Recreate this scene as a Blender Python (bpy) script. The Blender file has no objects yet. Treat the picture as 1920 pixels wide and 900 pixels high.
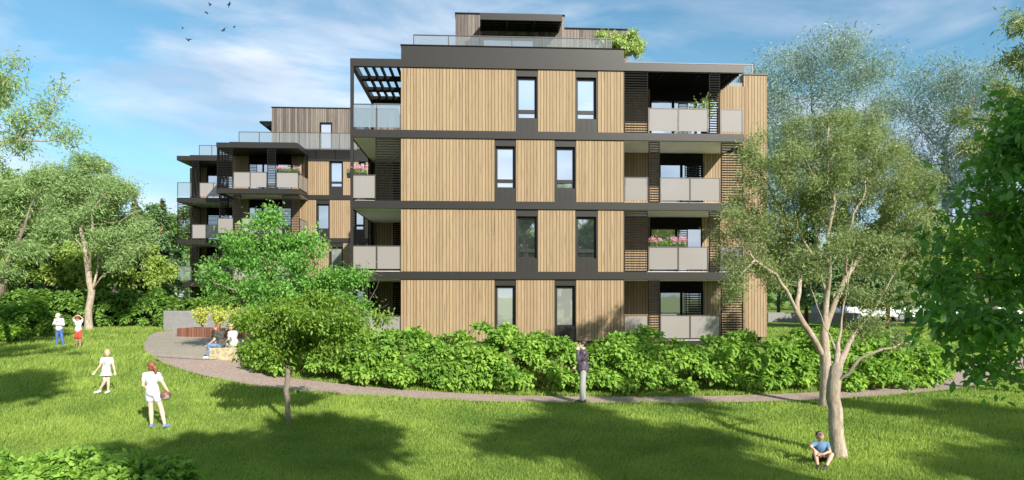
import bpy, math, random
import numpy as np
from mathutils import Vector, Matrix
rng = np.random.default_rng(7)
random.seed(7)
scene = bpy.context.scene
COL = scene.collection
R = math.radians
FOC, HOR, EYE = 1200.0, 555.0, 3.07          # focal length and horizon of the 1920 px photograph, eye height in metres

# ------------------------------------------------------------------ camera, light, sky
cam_d = bpy.data.cameras.new('camera'); cam = bpy.data.objects.new('camera', cam_d); COL.objects.link(cam)
cam.location = (0, 0, EYE); cam.rotation_euler = (R(90), 0, 0)
cam_d.sensor_width = 36; cam_d.lens = 36*FOC/1920; cam_d.shift_y = (HOR-450)/1920
cam_d.clip_start = 0.1; cam_d.clip_end = 3000
scene.camera = cam
SUN_AZ, SUN_EL = R(33), R(31)
SDIR = Vector((-math.sin(SUN_AZ)*math.cos(SUN_EL), math.cos(SUN_AZ)*math.cos(SUN_EL), -math.sin(SUN_EL)))
sd = bpy.data.lights.new('sun', 'SUN'); sd.energy = 5.0; sd.angle = R(0.55); sd.color = (1, .95, .86)
sun = bpy.data.objects.new('sun', sd); COL.objects.link(sun)
sun.rotation_euler = SDIR.to_track_quat('-Z', 'Y').to_euler(); sun.location = (20, -30, 40)

class NT:
    """small helper round a node tree"""
    def __init__(s, tree):
        s.t = tree; s.t.nodes.clear()
    def n(s, typ, ins=None, **props):
        nd = s.t.nodes.new(typ)
        for k, v in props.items(): setattr(nd, k, v)
        for k, v in (ins or {}).items():
            sk = nd.inputs[k]
            if isinstance(v, bpy.types.NodeSocket): s.t.links.new(v, sk)
            else: sk.default_value = v
        return nd
    def math(s, op, a, b=0.0, c=0.0):
        nd = s.n('ShaderNodeMath', operation=op)
        for i, v in enumerate((a, b, c)):
            if isinstance(v, bpy.types.NodeSocket): s.t.links.new(v, nd.inputs[i])
            else: nd.inputs[i].default_value = v
        return nd.outputs[0]
    def mix(s, fac, a, b, blend='MIX'):
        nd = s.n('ShaderNodeMix', data_type='RGBA', blend_type=blend)
        for i, v in ((0, fac), (6, a), (7, b)):
            if isinstance(v, bpy.types.NodeSocket): s.t.links.new(v, nd.inputs[i])
            elif i == 0: nd.inputs[i].default_value = v
            else: nd.inputs[i].default_value = (*v[:3], 1)
        return nd.outputs[2]
    def ramp(s, fac, stops):
        nd = s.n('ShaderNodeValToRGB')
        e = nd.color_ramp.elements
        while len(e) < len(stops): e.new(.5)
        for i, (p, c) in enumerate(stops):
            e[i].position = p; e[i].color = (c, c, c, 1) if isinstance(c, (int, float)) else (*c, 1)
        s.t.links.new(fac, nd.inputs[0])
        return nd.outputs[0]

world = bpy.data.worlds.new('World'); scene.world = world; world.use_nodes = True
w = NT(world.node_tree)
sky = w.n('ShaderNodeTexSky', sky_type='NISHITA', sun_disc=False, sun_elevation=SUN_EL, sun_rotation=math.pi-SUN_AZ,
          air_density=1.0, dust_density=0.3, ozone_density=1.6)
tc = w.n('ShaderNodeTexCoord')
sep = w.n('ShaderNodeSeparateXYZ', {0: tc.outputs['Generated']})
ax = w.math('ARCTAN2', sep.outputs[0], sep.outputs[1]); ez = sep.outputs[2]
cv = w.n('ShaderNodeCombineXYZ', {0: w.math('MULTIPLY', ax, 1.5), 1: w.math('ADD', w.math('MULTIPLY', ez, 6.0), w.math('MULTIPLY', ax, .55)), 2: 4.4})
n1 = w.n('ShaderNodeTexNoise', {'Vector': cv.outputs[0], 'Scale': 1.55, 'Detail': 10, 'Roughness': .56, 'Distortion': .5})
cv2 = w.n('ShaderNodeCombineXYZ', {0: w.math('MULTIPLY', ax, .9), 1: w.math('MULTIPLY', ez, 3.2), 2: 1.3})
n2 = w.n('ShaderNodeTexNoise', {'Vector': cv2.outputs[0], 'Scale': 1.3, 'Detail': 4, 'Roughness': .5})
cl = w.math('MULTIPLY', w.ramp(n1.outputs[0], [(.42, 0.0), (.62, 1.0)]), w.ramp(n2.outputs[0], [(.32, .35), (.58, 1.0)]))
back = w.ramp(w.math('MULTIPLY_ADD', sep.outputs[1], -.5, .5), [(.5, 0.0), (.85, .55)])  # extra cloud behind the camera, added to whiten the window reflections
cl = w.math('MINIMUM', w.math('ADD', w.math('MULTIPLY_ADD', cl, .78, .06), back), .95)
skyc = w.mix(1.0, sky.outputs[0], (.60, .98, .97), 'MULTIPLY')
low = w.ramp(ez, [(.0, .75), (.26, 0.0)])
skyc = w.mix(low, skyc, (3.0, 3.75, 4.85))
n3 = w.n('ShaderNodeTexNoise', {'Vector': cv.outputs[0], 'Scale': 2.6, 'Detail': 5, 'Roughness': .5})
cloudc = w.mix(w.ramp(n3.outputs[0], [(.40, 0.), (.64, 1.)]), (3.2, 3.9, 5.0), (5.9, 6.2, 6.9))
bg = w.n('ShaderNodeBackground', {'Color': w.mix(cl, skyc, cloudc), 'Strength': .105})
wo = w.n('ShaderNodeOutputWorld', {0: bg.outputs[0]})
vs = scene.view_settings
vs.view_transform = 'Standard'; vs.look = 'None'; vs.exposure = 0.72; vs.gamma = 1; vs.use_curve_mapping = False
scene.cycles.max_bounces = 8; scene.cycles.transparent_max_bounces = 24
scene.cycles.use_denoising = True

# ------------------------------------------------------------------ materials
MATS = {}
def newmat(name):
    m = bpy.data.materials.new(name); m.use_nodes = True; MATS[name] = m
    return m, NT(m.node_tree)
def out(t, shader, disp=None):
    t.n('ShaderNodeOutputMaterial', {0: shader})
def bump(t, h, strength=.3, dist=.02):
    return t.n('ShaderNodeBump', {'Strength': strength, 'Distance': dist, 'Height': h}).outputs[0]
def plain(name, col, rough=.6, metal=0.0, noise=.12, scale=6.0, bumps=0.0, spec=.4):
    m, t = newmat(name)
    c = t.n('ShaderNodeTexCoord')
    nz = t.n('ShaderNodeTexNoise', {'Vector': c.outputs['Object'], 'Scale': scale, 'Detail': 5, 'Roughness': .6})
    f = t.ramp(nz.outputs[0], [(.25, 1-noise*1.6), (.75, 1+noise*.6)])
    colr = t.mix(1.0, col, f, 'MULTIPLY')
    ins = {'Base Color': colr, 'Roughness': rough, 'Metallic': metal, 'Specular IOR Level': spec}
    if bumps: ins['Normal'] = bump(t, nz.outputs[0], bumps)
    out(t, t.n('ShaderNodeBsdfPrincipled', ins).outputs[0]); return m
def boards(name, lo, hi, width, grain=.25, gap=(.05, .035, .02), rough=.65, spread=1.0, rnd=.55):
    """vertical boards of uneven width along local x+y, each with its own tone"""
    m, t = newmat(name)
    c = t.n('ShaderNodeTexCoord'); s = t.n('ShaderNodeSeparateXYZ', {0: c.outputs['Object']})
    u = t.math('MULTIPLY', t.math('ADD', s.outputs[0], s.outputs[1]), 1/width)
    vo = t.n('ShaderNodeTexVoronoi', {'W': u, 'Scale': 1.0, 'Randomness': rnd}, voronoi_dimensions='1D', feature='F1')
    ed = t.n('ShaderNodeTexVoronoi', {'W': u, 'Scale': 1.0, 'Randomness': rnd}, voronoi_dimensions='1D', feature='DISTANCE_TO_EDGE')
    tone = t.n('ShaderNodeSeparateColor', {0: vo.outputs['Color']})
    gv = t.n('ShaderNodeCombineXYZ', {0: t.math('MULTIPLY', u, 1.6), 1: t.math('MULTIPLY', tone.outputs[1], 40), 2: t.math('MULTIPLY', s.outputs[2], .55)})
    gr = t.n('ShaderNodeTexNoise', {'Vector': gv.outputs[0], 'Scale': 2.2, 'Detail': 7, 'Roughness': .65, 'Distortion': .6})
    kn = t.n('ShaderNodeTexVoronoi', {'Vector': gv.outputs[0], 'Scale': .55, 'Randomness': 1.0}, feature='F1')
    base = t.mix(t.math('ADD', t.math('MULTIPLY', tone.outputs[0], .55*spread), t.math('MULTIPLY', gr.outputs[0], .5)), lo, hi)
    base = t.mix(t.ramp(kn.outputs['Distance'], [(.06, .75), (.15, 0.0)]), base, tuple(x*.45 for x in lo))
    base = t.mix(t.ramp(gr.outputs[0], [(.3, grain), (.5, 0.0)]), base, tuple(x*.7 for x in lo))
    g = t.ramp(ed.outputs['Distance'], [(.055, 1.0), (.09, 0.0)])
    colr = t.mix(g, base, gap)
    h = t.math('SUBTRACT', t.math('MULTIPLY', gr.outputs[0], .12), g)
    out(t, t.n('ShaderNodeBsdfPrincipled', {'Base Color': colr, 'Roughness': rough, 'Specular IOR Level': .25, 'Normal': bump(t, h, .5, .015)}).outputs[0])
    return m
def leafmat(name, dark, light, transl=.35, clump=1.3, rough=.45, spec=.35):
    m, t = newmat(name)
    a = t.n('ShaderNodeAttribute', attribute_name='tint')
    c = t.n('ShaderNodeTexCoord')
    nz = t.n('ShaderNodeTexNoise', {'Vector': c.outputs['Object'], 'Scale': clump, 'Detail': 3})
    f = t.math('ADD', t.math('MULTIPLY', a.outputs['Fac'], .6), t.math('MULTIPLY', t.ramp(nz.outputs[0], [(.35, 0.), (.65, 1.)]), .4))
    colr = t.mix(f, dark, light)
    p = t.n('ShaderNodeBsdfPrincipled', {'Base Color': colr, 'Roughness': rough, 'Specular IOR Level': spec})
    tr = t.n('ShaderNodeBsdfTranslucent', {'Color': t.mix(1.0, colr, (1.25, 1.3, .65), 'MULTIPLY')})
    out(t, t.n('ShaderNodeMixShader', {0: transl, 1: p.outputs[0], 2: tr.outputs[0]}).outputs[0]); return m
def glassmat(name, col, alpha, rough=.15, spec=.6):
    m, t = newmat(name)
    p = t.n('ShaderNodeBsdfPrincipled', {'Base Color': (*col, 1), 'Roughness': rough, 'Specular IOR Level': spec})
    tr = t.n('ShaderNodeBsdfTransparent')
    out(t, t.n('ShaderNodeMixShader', {0: alpha, 1: tr.outputs[0], 2: p.outputs[0]}).outputs[0]); return m
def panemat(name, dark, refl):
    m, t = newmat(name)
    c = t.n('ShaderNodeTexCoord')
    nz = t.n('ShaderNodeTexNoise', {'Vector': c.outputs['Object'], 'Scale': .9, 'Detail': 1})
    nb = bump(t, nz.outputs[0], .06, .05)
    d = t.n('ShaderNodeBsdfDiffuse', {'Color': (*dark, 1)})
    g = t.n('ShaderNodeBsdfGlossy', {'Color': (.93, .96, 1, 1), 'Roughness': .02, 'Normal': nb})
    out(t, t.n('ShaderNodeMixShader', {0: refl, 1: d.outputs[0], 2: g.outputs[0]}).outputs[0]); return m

boards('larch', (.245, .166, .09), (.375, .275, .166), .135, grain=.6, spread=1.0, rnd=.4, gap=(.06, .04, .024))
boards('old_wood', (.05, .041, .037), (.215, .18, .155), .16, grain=.5, spread=1.7)
boards('planter_wood', (.14, .05, .032), (.34, .15, .10), .16, grain=.4)
plain('bronze', (.030, .027, .0245), .42, .25, .06, 2)
plain('dark_metal', (.010, .0095, .009), .7, .0, .05, 4, 0, .1)
plain('plaster', (.86, .85, .83), .8, 0, .05, 3)
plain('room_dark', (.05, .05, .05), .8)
plain('concrete', (.27, .26, .255), .85, 0, .12, 5, .15)
plain('rail_metal', (.10, .09, .085), .4, .5, .05, 4)
glassmat('frosted', (.30, .275, .26), .84, .16, .9)
glassmat('clear_glass', (.24, .27, .28), .3, .08, .8)
glassmat('skytint_glass', (.22, .29, .35), .6, .10, 1.0)  # blue base colour stands in for the reflected sky
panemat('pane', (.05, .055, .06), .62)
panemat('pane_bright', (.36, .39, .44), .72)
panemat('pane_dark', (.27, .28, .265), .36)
def bark(name, lo, hi, patch, sc=5.0):
    m, t = newmat(name); c = t.n('ShaderNodeTexCoord'); mp = t.n('ShaderNodeMapping', {'Vector': c.outputs['Object'], 'Scale': (1, 1, .35)})
    n1 = t.n('ShaderNodeTexNoise', {'Vector': mp.outputs[0], 'Scale': sc*2.2, 'Detail': 8, 'Roughness': .7})
    n2 = t.n('ShaderNodeTexNoise', {'Vector': mp.outputs[0], 'Scale': sc*.55, 'Detail': 4, 'Roughness': .6, 'Distortion': .8})
    colr = t.mix(t.ramp(n1.outputs[0], [(.32, 0.), (.66, 1.)]), lo, hi); colr = t.mix(t.ramp(n2.outputs[0], [(.50, 0.), (.60, .8)]), colr, patch)
    out(t, t.n('ShaderNodeBsdfPrincipled', {'Base Color': colr, 'Roughness': .9, 'Specular IOR Level': .15, 'Normal': bump(t, n1.outputs[0], .9, .03)}).outputs[0])
bark('bark_pale', (.22, .165, .115), (.50, .43, .34), (.30, .235, .165)); bark('bark_hazetint', (.22, .26, .29), (.36, .40, .43), (.28, .32, .35))  # second bark: distance haze painted into the trunk colour
plain('bark_grey', (.25, .205, .16), .9, 0, .35, 9, .6)
plain('bark_dark', (.10, .075, .055), .9, 0, .3, 9, .5)
plain('bark_red', (.24, .11, .055), .9, 0, .3, 9, .5)
leafmat('leaf_olive', (.12, .175, .065), (.39, .465, .20), .38)
leafmat('leaf_greyolive', (.18, .285, .11), (.45, .59, .26), .42)
leafmat('leaf_vivid', (.085, .24, .045), (.29, .54, .12), .42)
leafmat('leaf_yellowgreen', (.10, .20, .022), (.28, .43, .06), .38)
leafmat('leaf_hedge', (.09, .225, .03), (.40, .60, .115), .40, 1.0, .6, .15)
leafmat('leaf_backhedge', (.07, .17, .03), (.27, .43, .09), .36, 1.0, .6, .15)
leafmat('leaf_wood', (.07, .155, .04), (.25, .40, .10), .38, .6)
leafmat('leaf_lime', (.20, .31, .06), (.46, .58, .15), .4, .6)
leafmat('leaf_conifer', (.08, .17, .075), (.29, .42, .20), .3, .8)
leafmat('leaf_hazetint', (.17, .25, .24), (.36, .46, .43), .34, .5)  # blue-grey leaf colour stands in for distance haze
leafmat('leaf_deep', (.045, .15, .03), (.22, .46, .085), .46, .9)
leafmat('leaf_roof', (.30, .40, .13), (.55, .66, .27), .38, 2)
leafmat('leaf_goldshrub', (.40, .45, .06), (.68, .72, .15), .3, 2)
leafmat('petal', (.62, .22, .36), (.85, .55, .66), .3, 5)
leafmat('grass_blade', (.085, .18, .034), (.45, .56, .12), .42, .35, .55, .2)

# ------------------------------------------------------------------ mesh helpers
def link(name, me, mat, parent=None):
    o = bpy.data.objects.new(name, me); COL.objects.link(o)
    if mat: me.materials.append(MATS[mat] if isinstance(mat, str) else mat)
    if parent is not None: o.parent = parent
    return o
def tag(o, label=None, cat=None, group=None, kind=None):
    if label: o['label'] = label
    if cat: o['category'] = cat
    if group: o['group'] = group
    if kind: o['kind'] = kind
    return o
def empty(name, loc, label, cat, group=None, rz=0.0):
    o = bpy.data.objects.new(name, None); COL.objects.link(o); o.location = loc; o.rotation_euler = (0, 0, rz)
    o.empty_display_size = .3
    return tag(o, label, cat, group)
def children(o): return [c for c in bpy.data.objects if c.parent == o]
def copy_tree(o, parent=None):
    c = o.copy(); COL.objects.link(c)
    if parent is not None: c.parent = parent
    for ch in children(o): copy_tree(ch, c)
    return c

class MB:
    def __init__(s): s.v = []; s.f = []
    def add(s, vs, fs):
        k = len(s.v); s.v += [tuple(p) for p in vs]; s.f += [tuple(i+k for i in f) for f in fs]
    def box(s, x0, x1, y0, y1, z0, z1):
        s.add([(x0,y0,z0),(x1,y0,z0),(x1,y1,z0),(x0,y1,z0),(x0,y0,z1),(x1,y0,z1),(x1,y1,z1),(x0,y1,z1)],
              [(0,3,2,1),(4,5,6,7),(0,1,5,4),(1,2,6,5),(2,3,7,6),(3,0,4,7)])
        return s
    def prism(s, poly, z0, z1):
        n = len(poly); s.add([(x, y, z0) for x, y in poly]+[(x, y, z1) for x, y in poly],
              [tuple(range(n-1, -1, -1)), tuple(range(n, 2*n))]+[(i, (i+1) % n, n+(i+1) % n, n+i) for i in range(n)])
        return s
    def xprism(s, poly, x0, x1):
        n = len(poly); s.add([(x0, y, z) for y, z in poly]+[(x1, y, z) for y, z in poly],
              [tuple(range(n)), tuple(range(2*n-1, n-1, -1))]+[(i, n+i, n+(i+1) % n, (i+1) % n) for i in range(n)])
        return s
    def bar(s, a, b, wx, wz):
        """rectangular bar from a to b"""
        a = Vector(a); b = Vector(b); d = (b-a).normalized(); up = Vector((0, 0, 1)) if abs(d.z) < .95 else Vector((0, 1, 0))
        x = d.cross(up).normalized()*wx/2; z = x.cross(d).normalized()*wz/2
        s.add([a-x-z, a+x-z, a+x+z, a-x+z, b-x-z, b+x-z, b+x+z, b-x+z],
              [(0,1,2,3),(7,6,5,4),(0,4,5,1),(1,5,6,2),(2,6,7,3),(3,7,4,0)]); return s
    def tube(s, pts, rad, n=8, cap=True):
        pts = [Vector(p) for p in pts]; k0 = len(s.v); ref = None
        for i, p in enumerate(pts):
            d = (pts[min(i+1, len(pts)-1)]-pts[max(i-1, 0)]); d = d.normalized() if d.length > 1e-9 else Vector((0, 0, 1))
            if ref is None: ref = d.orthogonal().normalized()
            ref = (ref-d*ref.dot(d)); ref = ref.normalized() if ref.length > 1e-6 else d.orthogonal().normalized()
            bi = d.cross(ref); r = rad[i] if hasattr(rad, '__len__') else rad
            for j in range(n):
                a = 2*math.pi*j/n; s.v.append(tuple(p+(ref*math.cos(a)+bi*math.sin(a))*r))
        for i in range(len(pts)-1):
            for j in range(n):
                a = k0+i*n+j; b = k0+i*n+(j+1) % n; s.f.append((a, b, b+n, a+n))
        if cap:
            s.f.append(tuple(range(k0+n-1, k0-1, -1))); e = k0+(len(pts)-1)*n; s.f.append(tuple(range(e, e+n)))
        return s
    def caps(s, a, b, ra, rb, n=12, seg=4):
        a = Vector(a); b = Vector(b); d = b-a; d = d.normalized() if d.length > 1e-6 else Vector((0, 0, 1))
        P = []; Q = []
        for i in range(seg+1):
            t = -math.pi/2+math.pi/2*i/seg; P.append(a+d*ra*math.sin(t)); Q.append(max(ra*math.cos(t), ra*.04))
        for i in range(seg+1):
            t = math.pi/2*i/seg; P.append(b+d*rb*math.sin(t)); Q.append(max(rb*math.cos(t), rb*.04))
        # fixed frame
        ref = d.orthogonal().normalized(); bi = d.cross(ref); k0 = len(s.v); m = len(P)
        for p, r in zip(P, Q):
            for j in range(n):
                q = 2*math.pi*j/n; s.v.append(tuple(p+(ref*math.cos(q)+bi*math.sin(q))*r))
        for i in range(m-1):
            for j in range(n):
                x = k0+i*n+j; y = k0+i*n+(j+1) % n; s.f.append((x, y, y+n, x+n))
        s.f.append(tuple(range(k0+n-1, k0-1, -1))); e = k0+(m-1)*n; s.f.append(tuple(range(e, e+n)))
        return s
    def ell(s, c, r, M=None, nu=14, nv=9):
        c = Vector(c); k0 = len(s.v)
        for i in range(nv+1):
            t = -math.pi/2+math.pi*i/nv
            for j in range(nu):
                q = 2*math.pi*j/nu
                p = Vector((r[0]*max(math.cos(t), .03)*math.cos(q), r[1]*max(math.cos(t), .03)*math.sin(q), r[2]*math.sin(t)))
                s.v.append(tuple(c+(M @ p if M else p)))
        for i in range(nv):
            for j in range(nu):
                x = k0+i*nu+j; y = k0+i*nu+(j+1) % nu; s.f.append((x, y, y+nu, x+nu))
        s.f.append(tuple(range(k0+nu-1, k0-1, -1))); e = k0+nv*nu; s.f.append(tuple(range(e, e+nu)))
        return s
    def build(s, name, mat, parent=None, off=(0, 0, 0), smooth=False):
        me = bpy.data.meshes.new(name); ox, oy, oz = off
        me.from_pydata([(x-ox, y-oy, z-oz) for x, y, z in s.v], [], s.f); me.update()
        if smooth: me.shade_smooth()
        return link(name, me, mat, parent)

def np_mesh(name, V, F, tint=None):
    """fast mesh from numpy: V (n,3), F (m,k)"""
    me = bpy.data.meshes.new(name); m, k = F.shape
    me.vertices.add(len(V)); me.vertices.foreach_set('co', np.ascontiguousarray(V, np.float32).ravel())
    me.loops.add(m*k); me.loops.foreach_set('vertex_index', np.ascontiguousarray(F, np.int32).ravel())
    me.polygons.add(m); me.polygons.foreach_set('loop_start', np.arange(0, m*k, k, dtype=np.int32))
    if tint is not None:
        at = me.attributes.new('tint', 'FLOAT', 'FACE'); at.data.foreach_set('value', np.ascontiguousarray(tint, np.float32))
    me.update(calc_edges=True); return me

def at(px, py, D): return Vector(((px-960)/FOC*D, D, EYE+(HOR-py)/FOC*D))

# ------------------------------------------------------------------ terrain
CP = np.array([(0,18,0),(2,18.2,0),(6,18,0),(-2.5,18.5,.09),(-6.5,18.5,.25),(-8.4,19.5,.40),(-10.8,21,.67),(-13.6,24,.97),
 (-3.5,19.8,.18),(-6.1,20.3,.41),(-9.5,21.5,.65),(-1,19.6,.05),(4,19.6,.05),(9,20,.07),(-18.4,26,.97),(-22,33.7,1.3),(-14,29,1.13),(-11,23.5,1.13),(-11,27,1.15),
 (-16,34,1.15),(-11.2,17.6,.22),(-8,14.3,.09),(-5.2,15,0),(6.5,13.1,-.25),(8.7,17.8,0),(15.4,22,.13),(16,20.5,0),(0,12,-.2),(-6,10,-.1),(7,10,-.35),
 (-12,12,.15),(13,12,-.25),(0,5,-.3),(0,-8,-.3),(-12,3,0),(14,0,-.4),(-20,18,.5),(22,18,0),(-30,25,1.2),(-25,10,.4),(28,10,-.2),(0,15,-.1),
 (-4,25.5,1.1),(0,25.5,1.1),(5,26,1.1),(9,26,1.0),(-8,26,1.12),(-4,31,1.19),(4,31,1.19),(12,31,.9),(-12,38,1.19),(0,42,1.19),(-30,45,1.5),(20,45,1.0),
 (20,28,.4),(26,34,.8),(0,60,1.2),(30,60,1.0),(-40,60,1.7),(60,30,.8),(-60,30,1.5),(40,90,1),(-40,90,1.7),(0,-40,-.3),(50,-10,-.3),(-50,-10,.4)], float)
def zt(x, y):
    x = np.asarray(x, float); y = np.asarray(y, float)
    d2 = (x[..., None]-CP[:, 0])**2+(y[..., None]-CP[:, 1])**2
    w_ = np.exp(-d2/(2*2.6**2))+1e-4/(1+d2/25)
    return (w_*CP[:, 2]).sum(-1)/w_.sum(-1)
def ground(x, y): return float(zt(np.array([x]), np.array([y]))[0])
def gp(px, D):
    x = (px-960)/FOC*D; return Vector((x, D, ground(x, D)))
def inpoly(x, y, poly):
    r = np.zeros(x.shape, bool); n = len(poly)
    for i in range(n):
        x0, y0 = poly[i]; x1, y1 = poly[(i+1) % n]
        c = ((y0 > y) != (y1 > y)); xi = (x1-x0)*(y-y0)/(y1-y0+1e-12)+x0
        r ^= c & (x < xi)
    return r
def smooth_poly(pts, it=2):
    for _ in range(it):
        q = []
        for a, b in zip(pts[:-1], pts[1:]):
            q += [tuple(.75*a[i]+.25*b[i] for i in range(len(a))), tuple(.25*a[i]+.75*b[i] for i in range(len(a)))]
        pts = [pts[0]]+q+[pts[-1]]
    return pts
PLAZA = [(-12.9,22.9),(-13.9,24.2),(-15.0,26),(-16.3,28.5),(-17.6,31),(-18.7,34.2),(-12,34.6),(-9.5,33),(-9.3,24.4),(-10.2,22.4)]
PLAZA = smooth_poly(PLAZA+[PLAZA[0]], 2)[:-1]
# the two edges of the path, lawn side and hedge side
PL = smooth_poly([(-13.5,23.9),(-12.3,22.2),(-10.85,20.9),(-8.45,19.45),(-6.4,18.6),(-2.6,18.3),(.6,18.2),(4.5,18.2),(8.6,18.55),(12.6,19.7),(15.5,21.3),(20,25),(25.5,28.4)], 2)
PR = smooth_poly([(-9.7,23.7),(-9.5,22.6),(-9.1,21.5),(-7.7,20.75),(-6.2,20.2),(-3.2,19.6),(.6,19.25),(4.5,19.2),(8.4,19.6),(12.2,20.7),(14.8,22.5),(19,26.2),(24.5,29.6)], 2)
PATHPOLY = PL+PR[::-1]
ROADPOLY = [(-80, 52), (120, 52), (120, 57.5), (-80, 57.5)]

def grid_axis(lo, hi, step, far):
    a = np.arange(lo, hi+step/2, step); g = []
    d = step
    x = hi
    while x < far: d *= 1.5; x += d; g.append(x)
    h = []; d = step; x = lo
    while x > -far: d *= 1.5; x -= d; h.append(x)
    return np.array(h[::-1]+list(a)+g)
gx = grid_axis(-36, 36, .4, 1500); gy = grid_axis(-14, 62, .4, 1500)
GX, GY = np.meshgrid(gx, gy); GZ = zt(GX, GY)
cov = inpoly(GX, GY, PATHPOLY) | inpoly(GX, GY, PLAZA) | inpoly(GX, GY, ROADPOLY)
GZ = GZ-.07*cov
ny, nx = GX.shape; idx = np.arange(nx*ny).reshape(ny, nx)
F = np.stack([idx[:-1, :-1], idx[:-1, 1:], idx[1:, 1:], idx[1:, :-1]], -1).reshape(-1, 4)
m, t = newmat('lawn')
c = t.n('ShaderNodeTexCoord')
na = t.n('ShaderNodeTexNoise', {'Vector': c.outputs['Object'], 'Scale': .5, 'Detail': 6, 'Roughness': .6})
nb_ = t.n('ShaderNodeTexNoise', {'Vector': c.outputs['Object'], 'Scale': 14, 'Detail': 6, 'Roughness': .7})
gc = t.mix(t.ramp(na.outputs[0], [(.3, 0.), (.7, 1.)]), (.11, .19, .027), (.21, .29, .055))
gc = t.mix(1.0, gc, t.ramp(nb_.outputs[0], [(.25, .45), (.7, 1.15)]), 'MULTIPLY')
out(t, t.n('ShaderNodeBsdfPrincipled', {'Base Color': gc, 'Roughness': .9, 'Specular IOR Level': .1, 'Normal': bump(t, nb_.outputs[0], .8, .06)}).outputs[0])
me = np_mesh('ground', np.stack([GX, GY, GZ], -1).reshape(-1, 3), F); me.shade_smooth()
tag(link('ground', me, 'lawn'), kind='structure')

def sheet(name, poly_rows, mat, lift, kind='structure'):
    V = [(x, y, ground(x, y)+lift) for r in poly_rows for x, y in r]; n = len(poly_rows[0])
    F = [(i*n+j, i*n+j+1, (i+1)*n+j+1, (i+1)*n+j) for i in range(len(poly_rows)-1) for j in range(n-1)]
    me = bpy.data.meshes.new(name); me.from_pydata(V, [], F); me.shade_smooth()
    return tag(link(name, me, mat), kind=kind)
def gravel(name, lo, hi, sc):
    m, t = newmat(name); c = t.n('ShaderNodeTexCoord')
    v = t.n('ShaderNodeTexVoronoi', {'Vector': c.outputs['Object'], 'Scale': sc})
    n = t.n('ShaderNodeTexNoise', {'Vector': c.outputs['Object'], 'Scale': 1.3, 'Detail': 6})
    s = t.n('ShaderNodeSeparateColor', {0: v.outputs['Color']})
    colr = t.mix(t.math('ADD', t.math('MULTIPLY', s.outputs[0], .7), t.math('MULTIPLY', n.outputs[0], .3)), lo, hi)
    out(t, t.n('ShaderNodeBsdfPrincipled', {'Base Color': colr, 'Roughness': .9, 'Normal': bump(t, v.outputs['Distance'], .7, .02)}).outputs[0])
gravel('gravel_pink', (.20, .14, .115), (.44, .335, .29), 26)
gravel('gravel_tan', (.19, .165, .125), (.39, .34, .27), 22)
plain('asphalt', (.06, .06, .062), .9, 0, .2, 8)
rows = [[tuple(np.array(l)*(1-k/6)+np.array(r)*k/6) for k in range(7)] for l, r in zip(PL, PR)]
sheet('gravel_path', rows, 'gravel_pink', .012)
pc = np.mean(np.array(PLAZA), 0)
rows = [[tuple(pc+(np.array(p)-pc)*k) for k in (.02, .15, .3, .45, .6, .75, .9, 1.0)] for p in PLAZA+[PLAZA[0]]]
sheet('gravel_terrace', rows, 'gravel_tan', .03)
rows = [[(x, y) for y in (52.2, 53.5, 55, 56, 57.3)] for x in np.arange(-76, 116, 2.)]
sheet('road', rows, 'asphalt', .02)
# pale edging strip between path and terrace
eb = MB()
ea = [gp(300, 23.2), gp(350, 23.0), gp(405, 22.9), gp(436, 22.85)]
for a, b in zip(ea[:-1], ea[1:]): eb.bar(a+Vector((0, 0, .02)), b+Vector((0, 0, .02)), .02, .06)
tag(eb.build('terrace_edging', 'concrete'), 'thin pale edging strip between the tan terrace and the pinkish path', 'edging')
# ------------------------------------------------------------------ apartment blocks
TH = math.atan(60/FOC); CT, ST = math.cos(TH), math.sin(TH)
X0, Y0, ZB = (752-960)/FOC*26.4, 26.4, 1.19
def loc(px, py, v):
    """pixel -> (u, z) on the building plane at depth v (building axes)"""
    dx = (px-960)/FOC; t_ = (v-X0*ST+Y0*CT)/(CT-dx*ST)
    return (t_*dx-X0)*CT+(t_-Y0)*ST, EYE+t_*(HOR-py)/FOC
def U(px, v=0.0): return loc(px, 500, v)[0]
def Z(py, v=0.0, px=960): return loc(px, py, v)[1]
OFF = (0, 0, ZB)
FZ = {1: 1.19, 2: 4.08, 3: 6.995, 4: 9.91, 5: 12.825}
BT = .315                                                        # height of a slab edge
def ceil_z(k): return FZ[k+1]-BT
front = empty('apartment_block', (X0, Y0, ZB), 'four storey apartment block facing the lawn, clad in light timber between dark floor bands', 'apartment building', rz=TH)
rear = empty('apartment_block', (X0, Y0, ZB), 'stepped apartment block standing farther back on the left, half hidden by the vivid green tree', 'apartment building', rz=TH)

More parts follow.
